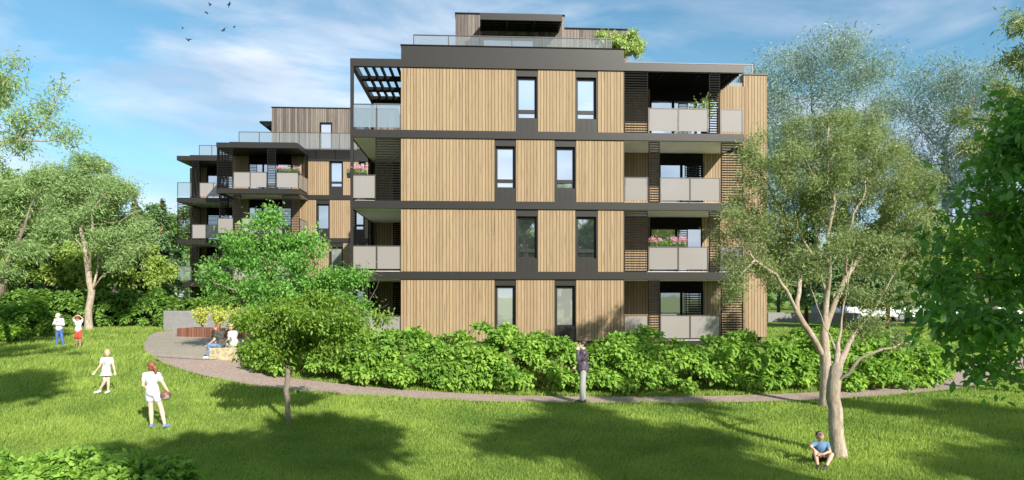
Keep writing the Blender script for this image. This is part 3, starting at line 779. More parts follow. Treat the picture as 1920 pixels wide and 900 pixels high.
# olive-leaved pair on the right lawn
D = 17.8
tree('olive_tree', at(1547, 762, D),
     [line(D, (1547, 764), (1549, 693), (1545, 630), (1547, 600), (1550, 553, .1), (1536, 506, .3), (1530, 460, .4), (1542, 410, .5)),
      line(D, (1546, 662), (1518, 623, -.2), (1494, 584, -.3), (1483, 561, -.4), (1455, 514, -.5), (1415, 488, -.6), (1385, 520, -.8)),
      line(D, (1546, 622), (1566, 565, .1), (1588, 518, .2), (1612, 480, .3), (1640, 436, .4)),
      line(D, (1549, 560), (1556, 500, -.3), (1552, 440, -.5), (1565, 380, -.6)),
      line(D, (1494, 584), (1500, 520, .3), (1480, 470, .5), (1470, 400, .6)),
      line(D, (1588, 518), (1584, 460, -.4), (1600, 400, -.5)), line(D, (1534, 506), (1505, 450, .2), (1490, 400, .3))],
     px_lobes([(1395, 420, 66, 78), (1475, 320, 95, 80), (1560, 285, 105, 80), (1655, 345, 85, 90), (1380, 520, 44, 40, -.8), (1700, 430, 58, 60), (1440, 430, 70, 60, .8),
               (1560, 380, 110, 60, .6), (1640, 470, 60, 55, .8), (1350, 390, 30, 30), (1470, 500, 50, 36, 1.), (1590, 240, 70, 46, .5), (1650, 275, 50, 40, .5), (1420, 330, 44, 44), (1430, 420, 40, 60, .6), (1420, 500, 40, 40, .4), (1700, 330, 44, 50, .4), (1710, 400, 50, 40, -.4), (1405, 270, 30, 30, .4), (1510, 240, 50, 34), (1380, 470, 50, 44), (1370, 560, 36, 26, -.6)], D),
     'wide spreading olive leaved tree at the path edge, its pale limbs forking low', nattr=2000, step=.24, nleaf=84000, clumps=.6, size=(.07, .13), spread=.17, r_base=.15, r_tip=.0085, group='olive leaved trees on the right lawn')
D = 13.1
tree('olive_tree', at(1573, 858, D),
     [line(D, (1573, 862), (1567, 790), (1563, 725), (1568, 690), (1572, 640, .2), (1580, 580, .3), (1596, 500, .5)),
      line(D, (1564, 735), (1592, 700, -.2), (1612, 672, -.3), (1655, 655, -.4), (1710, 640, -.3)),
      line(D, (1568, 690), (1600, 630, .2), (1640, 580, .3), (1672, 520, .4)), line(D, (1570, 665), (1545, 610, .4), (1520, 540, .6))],
     px_lobes([(1600, 470, 50, 50, .6), (1660, 470, 50, 50, .5), (1520, 500, 40, 40, .6), (1690, 560, 40, 40, .4), (1620, 560, 40, 40, .4), (1660, 630, 60, 30, .0), (1710, 650, 40, 24, -.2), (1720, 480, 40, 50, .6)], D),
     'pale mottled trunk rising right beside the sitting boy, with thin olive foliage', nattr=700, step=.2, clumps=.5, nleaf=16000, size=(.07, .12), spread=.15, r_base=.14, r_tip=.009, thin=.6, shrink=(1.7, 2.5, .33), group='olive leaved trees on the right lawn')
# branch-heavy trees at left
D = 33.7
tree('olive_tree', at(167, 618, D),
     [line(D, (167, 620), (166, 580), (172, 545), (166, 510), (160, 470), (152, 430), (150, 380), (165, 340)), line(D, (170, 552), (184, 500, .5), (188, 450, .8), (200, 410, 1)),
      line(D, (172, 545), (190, 520, -.5), (215, 500, -.8), (240, 480, -1)), line(D, (160, 470), (135, 440, .4), (115, 415, .6)), line(D, (166, 510), (176, 460, -1), (172, 400, -1.4), (200, 360, -1.6))],
     px_lobes([(120, 345, 44, 44), (165, 330, 60, 42), (215, 365, 48, 44), (245, 420, 40, 46), (110, 400, 34, 34), (175, 400, 60, 34, 1), (225, 470, 34, 26), (190, 440, 30, 26, -1)], D),
     'tall multi stemmed grey green tree on the lawn behind the two boys', nattr=1300, step=.42, nleaf=44000, size=(.13, .25), spread=.30, leaf='leaf_greyolive', r_base=.17, r_tip=.016, clumps=.5)
D = 15.5
tree('olive_tree', gp(-260, 14.5),
     [[gp(-260, 14.5), at(-250, 500, 14.5), at(-200, 380, 15), at(-80, 300, 15.3), at(20, 262, 15.5), at(80, 235, 15.5)], line(D, (-80, 300), (-60, 220), (0, 160), (40, 130)), line(D, (20, 262), (90, 265, -.3), (130, 255, -.4)), line(D, (80, 235), (105, 190, .3), (115, 155, .3))],
     px_lobes([(20, 125, 40, 34), (115, 150, 42, 22), (135, 250, 28, 34), (50, 205, 50, 36), (-30, 180, 70, 90), (-60, 300, 60, 60), (30, 280, 40, 20), (90, 240, 40, 16), (-160, 250, 110, 130), (-230, 150, 120, 80)], D),
     'tall tree whose grey green boughs reach into the sky at the upper left edge', nattr=900, step=.24, nleaf=30000, clumps=.55, size=(.085, .15), spread=.16, leaf='leaf_greyolive', r_base=.22, r_tip=.007)
D = 24
tree('olive_tree', gp(-35, D),
     [[gp(-35, D), at(-20, 560, D), at(0, 540, D), at(20, 490, D), at(40, 430, D), at(70, 380, D)], line(D, (0, 540), (-20, 470), (-30, 400)), line(D, (20, 490), (60, 455, .4), (90, 440, .5)), line(D, (10, 520), (45, 430, -.5), (65, 370, -.5), (80, 350, -.5))],
     px_lobes([(20, 370, 50, 50), (70, 350, 34, 40), (75, 420, 36, 40), (0, 440, 50, 40), (40, 490, 44, 30), (-40, 380, 50, 70), (10, 330, 40, 24)], D),
     'grey green tree with twisted boughs at the left edge, its trunk leaning in from outside', nattr=900, step=.34, nleaf=24000, size=(.12, .21), spread=.24, leaf='leaf_greyolive', bark='bark_grey', r_base=.24, r_tip=.010)
# the slim young trees in the middle
D = 15
tree('young_tree', at(540, 800, D),
     [line(D, (541, 804), (538, 720), (538, 650), (536, 610), (540, 580)), line(D, (538, 648), (570, 620, .2), (605, 585, .4), (640, 560, .5)), line(D, (538, 640), (510, 615, -.3), (485, 610, -.5), (472, 615, -.7)), line(D, (538, 690), (505, 655, .3), (480, 630, .4)), line(D, (537, 625), (560, 600, -.8), (590, 600, -1.2)), line(D, (537, 630), (515, 605, .8), (490, 595, 1.2)), line(D, (538, 668), (500, 662, -.4), (468, 672, -.6))],
     px_lobes([(530, 600, 84, 36), (570, 575, 60, 24), (722, 575, 30, 14, .3), (600, 556, 30, 14), (690, 655, 22, 12), (500, 608, 36, 34), (635, 598, 66, 36), (690, 592, 34, 26), (545, 640, 70, 30), (600, 640, 40, 26), (500, 650, 44, 24, -.5), (470, 640, 24, 26, -.6), (630, 655, 50, 22), (700, 625, 24, 20), (470, 600, 30, 24, .5), (480, 670, 30, 12, -.5)], D),
     'slim young tree on the lawn with a low yellow green crown', leaf='leaf_yellowgreen', bark='bark_grey', kind='oval', nattr=1200, step=.16, nleaf=19000, clumps=.34, size=(.065, .12), spread=.15, r_base=.062, r_tip=.0045, up=.02)
D = 23.3
tree('young_tree', gp(530, D),
     [[gp(530, D), at(528, 640, D), at(520, 560, D), at(500, 490, D), at(510, 430, D), at(505, 395, D)], line(D, (524, 600), (580, 560, .4), (640, 530, .6)), line(D, (524, 600), (460, 550, -.4), (400, 530, -.6)), line(D, (505, 500), (560, 460, .4), (600, 450, .4)), line(D, (505, 500), (455, 460, -.5), (430, 450, -.6)), line(D, (528, 640), (610, 600, .2), (660, 590, .2))],
     px_lobes([(520, 385, 22, 22), (515, 405, 30, 22), (490, 430, 44, 26), (445, 455, 40, 24), (560, 452, 44, 26), (510, 490, 80, 34), (400, 515, 40, 30), (440, 500, 40, 26), (600, 510, 60, 34), (665, 520, 34, 26), (695, 515, 30, 20), (700, 560, 22, 18), (520, 385, 14, 16), (500, 545, 90, 30), (370, 540, 26, 20), (640, 570, 50, 34), (430, 545, 46, 22), (560, 590, 80, 30), (660, 610, 34, 24)], D),
     'bushy vivid green tree behind the slim tree, screening the stepped block', leaf='leaf_vivid', bark='bark_grey', kind='oval', nattr=1350, step=.25, nleaf=20000, clumps=.36, size=(.09, .18), spread=.23, r_base=.12, r_tip=.0065, up=.05)
# tree on the roof terrace
u_, z_ = loc(1160, 112, 3.2); rb = W(u_, 3.2, 12.9); Dr = rb.y
tree('roof_tree', rb, [[rb, at(1160, 95, Dr), at(1158, 80, Dr)], line(Dr, (1160, 95), (1185, 82)), line(Dr, (1160, 95), (1135, 80))],
     px_lobes([(1140, 75, 26, 16), (1170, 78, 34, 20), (1188, 88, 22, 20), (1160, 92, 34, 14)], Dr), 'round light green tree growing on the roof terrace beside the penthouse',
     leaf='leaf_roof', bark='bark_grey', kind='oval', clumps=.6, nattr=350, step=.16, nleaf=6000, size=(.12, .2), spread=.13, r_base=.06, r_tip=.01)
# near bough of large leaves at right, mostly in its own shade
D = 7.6
tree('large_leaf_tree', gp(2080, 8.2),
     [[gp(2080, 8.2), at(2075, 700, 8.2), at(2060, 560, 8.1), at(2040, 420, 8), at(2030, 280, 8)], line(D, (2070, 720), (1960, 718, -.2), (1900, 715, -.3), (1850, 695, -.4), (1800, 670, -.4)), line(D, (2060, 560), (1960, 540), (1860, 520), (1780, 520)),
      line(D, (2045, 440), (1950, 420), (1860, 400), (1800, 400)), line(D, (2035, 330), (1960, 290), (1900, 250)), line(D, (2060, 600), (1960, 610, -.5), (1860, 600, -.6), (1790, 600, -.6)), line(D, (2050, 480), (1950, 470, .6), (1850, 470, .8))],
     px_lobes([(1850, 370, 70, 80), (1900, 290, 40, 90), (1800, 450, 90, 70), (1770, 520, 80, 50), (1870, 520, 80, 90), (1810, 590, 100, 60), (1760, 640, 60, 40, -.3), (1725, 490, 50, 50), (1880, 640, 70, 60), (1960, 400, 90, 200), (1940, 220, 40, 80, .3), (2050, 400, 120, 220), (1830, 690, 50, 20, -.3)], D),
     'near tree with large dark green leaves hanging in from the right edge', leaf='leaf_deep', bark='bark_grey', kind='big', nattr=800, step=.16, nleaf=10500, size=(.085, .155), spread=.16, clumps=.42, droop=.4, r_base=.13, r_tip=.0045, up=.0)
# drooping tree at the upper right
D = 19
tree('olive_tree', gp(1990, D),
     [[gp(1990, D), at(1985, 500, D), at(1960, 380, D), at(1930, 280, D), at(1900, 200, D)], line(D, (1960, 380), (1880, 300, .3), (1830, 240, .4), (1800, 230, .4)), line(D, (1930, 280), (1960, 150), (1930, 60), (1900, 30))],
     px_lobes([(1840, 180, 40, 36), (1880, 240, 50, 40), (1820, 240, 44, 26), (1900, 150, 34, 34), (1860, 290, 54, 34), (1910, 60, 30, 44), (1905, 5, 30, 24), (1960, 120, 60, 90), (1970, 260, 70, 90), (2000, 20, 60, 60), (1790, 300, 34, 24)], D),
     'drooping dull olive tree rising at the upper right behind the large leaved bough', nattr=900, step=.27, nleaf=15000, size=(.12, .22), spread=.18, leaf='leaf_olive', r_base=.24, r_tip=.008)

# ---- background trees: prototypes copied with their parts
def bg_tree(name, label, h, r, leaf, bark, kind, nleaf, size, group, conifer=False, nattr=500, sparse=1.0, lobes=None, clumps=.34):
    b = Vector((0, 0, 0))
    if conifer:
        mb = MB(); mb.tube([(0, 0, -.2), (0, 0, h*.5), (0, 0, h)], [h*.016, h*.011, .02], 7); P = []; A = []; N_ = []
        k = int(h*5)
        for i in range(k):
            z = h*(.24+.76*i/k); L = r*(1-(max(z/h-.2, 0)/.8)**1.15)*random.uniform(.75, 1.12); a = random.uniform(0, 6.28)
            d = np.array([math.cos(a), math.sin(a), 0]); e = np.array([0, 0, z])+d*L+np.array([0, 0, -.16*L])
            mb.tube([(0, 0, z), tuple(e)], [.035, .008], 3, cap=False)
            m = int(nleaf/k*(L/r+.25)); f = rng.random(m)**.7; side = np.array([-d[1], d[0], 0])
            p = np.array([0, 0, z])+(e-np.array([0, 0, z]))*f[:, None]+side*(rng.normal(0, .22, m)*L*(.35+.5*(1-f)))[:, None]+np.array([0, 0, 1])*rng.normal(-.08, .13, m)[:, None]
            P.append(p); A.append(d*.7+rdir(m)*.6+np.array([0, 0, -.35])); N_.append(np.array([0, 0, 1])+rdir(m)*.5)
        P = np.concatenate(P); A = np.concatenate(A); N_ = np.concatenate(N_)
        o = empty(name, b, label, 'tree', group); mb.build('trunk', bark, o, smooth=True)
        leaves('crown', P, A, N_, rng.uniform(*size, len(P)), 'oval', leaf, o); return o
    if lobes is None:
        lobes = [((0, 0, h*.62), (r*.8, r*.8, h*.25))]
        for i in range(9):
            a = i*2.4; q = random.uniform(.35, .75)*r; lobes.append(((math.cos(a)*q, math.sin(a)*q, h*random.uniform(.38, .85)), (r*.42, r*.42, h*.12)))
    return tree(name, b, [[(0, 0, -.3), (.1, 0, h*.18), (-.1, .1, h*.35), (.1, 0, h*.6)]], lobes, label, 'tree', group, leaf, bark, kind, nattr, h*.035, nleaf, size, h*.028*sparse, .35, h*.018, .014, min_r=.018, clumps=clumps)
def place(proto, first, px, D, s, rz, label):
    o = proto if first else copy_tree(proto)
    p = gp(px, D); o.location = (p.x, p.y, p.z-.05); o.scale = (s, s, s*random.uniform(.95, 1.05)); o.rotation_euler = (0, 0, rz); o['label'] = label
G = 'trees standing behind the garden'
ghost = bg_tree('tall_tree', 'x', 22, 6.0, 'leaf_hazetint', 'bark_hazetint', 'narrow', 52000, (.17, .32), G, clumps=.8, nattr=700, sparse=1.15,
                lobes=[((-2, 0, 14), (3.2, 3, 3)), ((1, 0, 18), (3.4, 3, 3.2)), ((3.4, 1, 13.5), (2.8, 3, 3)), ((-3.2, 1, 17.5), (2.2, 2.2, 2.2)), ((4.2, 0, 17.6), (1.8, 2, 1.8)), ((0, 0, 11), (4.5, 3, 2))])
place(ghost, True, 1532, 51, 1.13, 0, 'tall tree with distance haze painted into its leaves, just right of the apartment block')
place(ghost, False, 1775, 55, 1.12, 2.2, 'tall tree with distance haze painted into its leaves, farther right of the two')
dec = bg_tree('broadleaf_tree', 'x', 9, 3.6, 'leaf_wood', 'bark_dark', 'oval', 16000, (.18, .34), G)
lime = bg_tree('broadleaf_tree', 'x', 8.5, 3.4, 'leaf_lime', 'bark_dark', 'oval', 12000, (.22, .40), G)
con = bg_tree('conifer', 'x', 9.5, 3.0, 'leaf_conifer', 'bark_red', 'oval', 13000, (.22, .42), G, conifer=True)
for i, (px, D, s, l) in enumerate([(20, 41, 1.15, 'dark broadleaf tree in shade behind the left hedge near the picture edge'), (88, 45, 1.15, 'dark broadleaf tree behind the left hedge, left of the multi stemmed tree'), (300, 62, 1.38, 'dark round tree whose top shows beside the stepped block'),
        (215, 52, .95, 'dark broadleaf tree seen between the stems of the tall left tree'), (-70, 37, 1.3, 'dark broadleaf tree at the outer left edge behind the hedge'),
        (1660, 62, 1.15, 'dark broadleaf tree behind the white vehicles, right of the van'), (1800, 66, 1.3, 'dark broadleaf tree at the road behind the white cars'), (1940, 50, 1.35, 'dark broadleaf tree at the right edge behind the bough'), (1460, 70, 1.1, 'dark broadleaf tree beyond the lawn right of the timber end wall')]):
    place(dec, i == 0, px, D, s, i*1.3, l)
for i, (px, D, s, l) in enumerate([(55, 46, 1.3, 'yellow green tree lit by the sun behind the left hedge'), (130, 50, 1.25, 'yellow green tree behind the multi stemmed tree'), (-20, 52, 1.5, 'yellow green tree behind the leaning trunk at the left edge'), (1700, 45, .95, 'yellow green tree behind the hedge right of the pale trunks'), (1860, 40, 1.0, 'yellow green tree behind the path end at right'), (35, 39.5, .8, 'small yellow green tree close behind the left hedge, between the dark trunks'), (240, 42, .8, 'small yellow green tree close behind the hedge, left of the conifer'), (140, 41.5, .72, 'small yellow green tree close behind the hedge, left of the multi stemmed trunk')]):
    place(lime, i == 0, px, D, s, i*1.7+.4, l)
for i, (px, D, s, l) in enumerate([(300, 46, .92, 'tall blue green conifer beside the stepped block, rust coloured trunk'), (255, 54, 1.0, 'blue green conifer left of the tallest conifer'), (190, 58, 1.0, 'blue green conifer behind the stems of the tall left tree'), (120, 60, 1.05, 'blue green conifer deep behind the left wood'),
        (1512, 44, .95, 'conifer with a rust coloured trunk just right of the timber end wall'), (1580, 40, .85, 'conifer with orange brown trunk seen between the pale limbs'), (1665, 40, .95, 'conifer with rusty trunk in front of the white van'), (1745, 46, 1.05, 'conifer in front of the white cars'), (1840, 58, 1.2, 'conifer behind the white cars near the right edge')]):
    place(con, i == 0, px, D, s, i*2.1, l)
# far wood closing the horizon
P = []
for a in np.linspace(-1.15, 1.15, 150):
    d = random.uniform(105, 150); hgt = random.uniform(7, 12); c = np.array([math.sin(a)*d, math.cos(a)*d, 1.2]); m = 170
    q = rdir(m)*(rng.random((m, 1))**.4)*np.array([5.5, 5.5, hgt*.55])+c+np.array([0, 0, hgt*.5]); P.append(q)
P = np.concatenate(P); tag(leaves('far_wood', P, rdir(len(P)), rdir(len(P))+np.array([0, 0, .6]), rng.uniform(1.0, 1.9, len(P)), 'oval', 'leaf_wood'), 'far belt of trees along the horizon', 'wood', kind='stuff')
# trees behind the viewer whose shade lies on the lawn
sh = bg_tree('shade_tree', 'x', 15, 3, 'leaf_wood', 'bark_grey', 'oval', 7000, (.28, .5), 'trees behind the viewer', nattr=420, sparse=.7,
             lobes=[((0, 0, 13), (1.6, 1.6, 1.2)), ((1.8, .6, 13.6), (1.1, 1.1, .8)), ((-1.7, .9, 12.4), (1.2, 1.1, .8)), ((.4, -1.9, 12.6), (1.1, 1.1, .8)), ((-1.0, -1.2, 14.2), (1, 1, .7)), ((.6, 1.9, 13.8), (1, 1, .7))])
for i, (x, y, s) in enumerate(SHADE):
    o = sh if i == 0 else copy_tree(sh)
    o.location = (x, y, ground(x, y)-.05); o.scale = (s,)*3; o.rotation_euler = (0, 0, i*1.9)
    o['label'] = 'broadleaf tree behind the viewer shading the lawn'

for i in range(9):                                                 # a row of trees at the far side of the garden, seen mirrored in the lower windows
    o = copy_tree(dec); x, y = -22+i*5.6+random.uniform(-1, 1), -27+random.uniform(-2, 2); sc = random.uniform(1.55, 1.9)
    o.location = (x, y, ground(x, y)-.05); o.scale = (sc,)*3; o.rotation_euler = (0, 0, i*1.1); o['group'] = 'trees behind the viewer'; o['label'] = 'dense broadleaf tree in the row behind the viewer'
# ------------------------------------------------------------------ hedges
def hedge(name, line_, halfw, hgt, nleaf, size, label, leaf='leaf_hedge', cat='hedge', hfun=None, kind='heart', rc=.37, dens=7.0, seed=0):
    """line_ of (x, y): many leafy sprays of uneven size piled along the line, over stems"""
    L = np.array(line_, float); seg = np.linalg.norm(np.diff(L, axis=0), axis=1); cum = np.r_[0, np.cumsum(seg)]; tot = cum[-1]
    def pos(s): return np.interp(s, cum, L[:, 0]), np.interp(s, cum, L[:, 1])
    K = int(tot*dens*(hgt+halfw)); s = rng.uniform(0, tot, K)
    x0, y0 = pos(s); x1, y1 = pos(np.minimum(s+.1, tot)); xa, ya = pos(np.maximum(s-.1, 0)); tx, ty = x1-xa, y1-ya; tl = np.hypot(tx, ty)+1e-9; nx_, ny_ = -ty/tl, tx/tl
    th = np.where(rng.random(K) < .55, rng.uniform(-.1, 1.3, K), rng.uniform(1.3, math.pi, K)); rr = 1-np.abs(rng.normal(0, .14, K))
    lump = 1+.07*np.sin(s*1.7+seed)+.06*np.sin(s*3.9+1+seed*2)+.06*rng.normal(size=K)
    hh = hgt*(hfun(s/tot) if hfun is not None else 1)*lump
    ex = np.sign(np.cos(th))*np.abs(np.cos(th))**.55; ez = np.abs(np.sin(th))**.75
    off = ex*(halfw-.15)*lump*rr; cz = np.maximum(.34+rng.normal(0, .1, K), ez*(hh-.30)*rr)
    C = np.stack([x0-nx_*off, y0-ny_*off, zt(x0, y0)+cz], 1); O = np.stack([-nx_*ex, -ny_*ex, ez*.7], 1)
    R_ = rc*rng.uniform(.55, 1.25, K)
    k = rng.choice(K, nleaf, p=R_**2/(R_**2).sum()); d = rdir(nleaf)*.8+O[k]*.5+np.array([0, 0, .35]); d /= np.linalg.norm(d, axis=1, keepdims=True)
    P = C[k]+d*R_[k][:, None]*(1-np.abs(rng.normal(0, .22, nleaf)))[:, None]*np.array([1, 1, .72])
    A = d*.75+rdir(nleaf)*.55+np.array([0, 0, -.5]); Nn = d*.5+rdir(nleaf)*.45+np.array([0, 0, .75])
    c = Vector((float(L[:, 0].mean()), float(L[:, 1].mean()), ground(L[:, 0].mean(), L[:, 1].mean())))
    r = empty(name, c, label, cat)
    leaves('foliage', P, A, Nn, rng.uniform(*size, nleaf), kind, leaf, r, c)
    mb = MB()
    for i in rng.choice(K, int(K*.5), replace=False):
        q = s[i]; bx_, by_ = pos(q+rng.normal(0, .15)); a = rng.normal(0, .3)*halfw; g = ground(bx_, by_)
        mb.tube([(bx_-nx_[i]*a, by_-ny_[i]*a, g-.05), tuple(C[i]*.5+np.array([bx_, by_, g+.35])*.5), tuple(C[i])], [.016, .010, .004], 4, cap=False)
    tag(mb.build('stems', 'bark_dark', r, c), kind='stuff'); return r
HL = smooth_poly([tuple(gp(515, 21.9))[:2], tuple(gp(560, 21.5))[:2], tuple(gp(640, 20.9))[:2], tuple(gp(760, 20.6))[:2], tuple(gp(960, 20.5))[:2], tuple(gp(1250, 20.5))[:2], tuple(gp(1480, 20.8))[:2], tuple(gp(1740, 21.6))[:2]], 2)
hedge('hedge', HL, 1.0, 1.95, 50000, (.085, .165), 'long bright green hedge between the gravel path and the timber clad block',
      hfun=lambda q: np.where(q < .3, 1.0, .95)+.03*np.sin(q*23))
hedge('hedge', smooth_poly([tuple(gp(-60, 37))[:2], tuple(gp(90, 37))[:2], tuple(gp(220, 37.5))[:2], tuple(gp(330, 38))[:2], tuple(gp(440, 38.5))[:2]], 2), 1.0, 2.0, 24000, (.13, .25), 'bright hedge along the back of the left lawn behind the tall tree', 'leaf_backhedge', dens=5.0, rc=.45, seed=2)
hedge('hedge', smooth_poly([tuple(gp(-60, 27.5))[:2], tuple(gp(0, 28.5))[:2], tuple(gp(40, 30))[:2]], 1), 1.1, 1.7, 6000, (.16, .28), 'clipped shrub mass at the left edge, in front of the leaning tree', seed=4)
hedge('hedge', smooth_poly([tuple(gp(470, 31))[:2], tuple(gp(560, 30.5))[:2], tuple(gp(660, 29.5))[:2], tuple(gp(740, 28))[:2]], 1), .8, 1.3, 6000, (.16, .26), 'low hedge in shade between the two apartment blocks', seed=5)
# shrubs at the lower left and bottom edge
def shrub(name, c, rx, ry, h, n, size, label, leaf='leaf_hedge', kind='heart', cat='shrub', group=None):
    c = Vector((c[0], c[1], ground(c[0], c[1]))); r = empty(name, c, label, cat, group)
    d = rdir(n); d[:, 2] = np.abs(d[:, 2]); q = (1-np.abs(rng.normal(0, .2, n)))[:, None]
    lum = (1+.22*np.sin(d[:, 0:1]*5+c.x)+.22*np.sin(d[:, 1:2]*6+1)+.15*np.sin(d[:, 2:3]*9))
    P = d*q*lum*np.array([rx, ry, h])+np.array([0, 0, .05]); A = d*.6+rdir(n)*.7+np.array([0, 0, -.25]); N_ = d*.4+rdir(n)*.5+np.array([0, 0, .8])
    leaves('foliage', P, A, N_, rng.uniform(*size, n), kind, leaf, r); mb = MB()
    for i in range(40):
        k = random.randrange(n); p = P[k]; mb.tube([(p[0]*.15, p[1]*.15, -.05), tuple(p*.6), tuple(p*.95)], [.014, .009, .004], 4, cap=False)
    mb.build('stems', 'bark_dark', r); return r
SG = 'low shrubs along the bottom left corner'
for px, D, rx, ry, h, l in [(40, 9.9, 1.5, .9, .50, 'low leafy shrub filling the bottom left corner'), (190, 9.7, .95, .7, .46, 'low leafy shrub second from the bottom left corner, in sun'), (305, 9.8, .7, .6, .42, 'low leafy shrub at the right end of the corner planting, partly shaded')]:
    shrub('shrub', gp(px, D), rx, ry, h, int(5200*rx), (.065, .125), l, group=SG)
for px, D, rx, l in [(480, 9.75, .38, 'tiny leafy sprig at the bottom edge right of the corner shrubs'), (735, 9.7, .16, 'single small weed peeking over the bottom edge left of centre')]:
    shrub('shrub', gp(px, D), rx, .3, .3, int(700*rx), (.07, .12), l, 'leaf_yellowgreen', 'oval')

# potted plant on the top right balcony
up_, zp_ = loc(1322, 235, .9); c = W(up_, .9, FZ[4]); r = empty('potted_plant', c, 'tall leafy potted plant behind the top right balcony railing', 'plant', rz=TH)
MB().tube([(0, 0, .002), (0, 0, .40), (0, 0, .42)], [.14, .19, .2], 16).build('pot', 'bronze', r)
mb = MB(); P = []
for i in range(14):
    a = random.uniform(0, 6.28); e = Vector((math.cos(a)*random.uniform(.2, .75)-.15, math.sin(a)*random.uniform(.2, .6), random.uniform(1.2, 1.95))); mb.tube([(0, 0, .38), e*.5+Vector((0, 0, .35)), e], [.016, .01, .004], 4, cap=False)
    P += [np.array(e*q+Vector((0, 0, .35*(1-abs(2*q-1)))))+rng.normal(0, .09, 3) for q in np.linspace(.5, 1.03, 34)]
mb.build('stems', 'bark_grey', r); P = np.array(P); leaves('foliage', P, rdir(len(P))+np.array([0, 0, -.2]), rdir(len(P))+np.array([0, -.3, .5]), rng.uniform(.09, .17, len(P)), 'oval', 'leaf_roof', r)

# ------------------------------------------------------------------ terrace: wall, planter, golden shrubs, stone block
def oriented_box(name, a, b, th, h, mat, label, cat, z0=-.2):
    a = Vector(a); b = Vector(b); d = b-a; L = d.length; rz = math.atan2(d.y, d.x)
    o = MB().box(0, L, 0, th, z0, h).build(name, mat); o.location = a; o.rotation_euler = (0, 0, rz)
    bv = o.modifiers.new('edge', 'BEVEL'); bv.width = .02; bv.segments = 2; return tag(o, label, cat)
wa = gp(306, 34); wb = gp(470, 32.6)
oriented_box('concrete_wall', wa, wb, .34, 1.08, 'concrete', 'low grey concrete wall along the back of the terrace', 'wall')
pa, pb = gp(331, 30.4), gp(452, 29.0)
pl = oriented_box('planter', pa, pb, 1.1, .42, 'planter_wood', 'long reddish wooden planter in front of the concrete wall', 'planter')
for i, (f, l) in enumerate([(.28, 'golden shrub at the left end of the wooden planter'), (.52, 'golden shrub in the middle of the wooden planter'), (.78, 'golden shrub at the right of the planter, behind the seated women')]):
    p = pa.lerp(pb, f)+Vector((.15, .55, 0)); r = empty('golden_shrub', (p.x, p.y, pa.z+.40), l, 'shrub', 'golden shrubs in the wooden planter')
    mb = MB(); P = []
    for k in range(16):
        a = random.uniform(0, 6.28); e = Vector((math.cos(a)*random.uniform(.1, .62), math.sin(a)*random.uniform(.1, .5), random.uniform(.7, 1.05))); mb.tube([(0, 0, -.03), e*.5+Vector((0, 0, .1)), e], [.015, .009, .004], 4, cap=False)
        for t_ in np.linspace(.35, 1.02, 40): P.append(np.array(e)*t_+rng.normal(0, .06, 3))
    mb.build('stems', 'bark_grey', r); P = np.array(P); leaves('foliage', P, rdir(len(P))+np.array([0, 0, .3]), rdir(len(P)), rng.uniform(.07, .14, len(P)), 'oval', 'leaf_goldshrub', r)
plain('sandstone', (.46, .385, .24), .9, 0, .4, 9, .5)
sb = gp(416, 23.0); o = MB().box(-.36, .62, -.28, .34, -.1, .40).build('stone_block', 'sandstone'); o.location = sb; o.rotation_euler = (0, 0, .12)
bv = o.modifiers.new('edge', 'BEVEL'); bv.width = .035; bv.segments = 2
tag(o, 'rough yellow stone block used as a seat by the two women', 'stone')

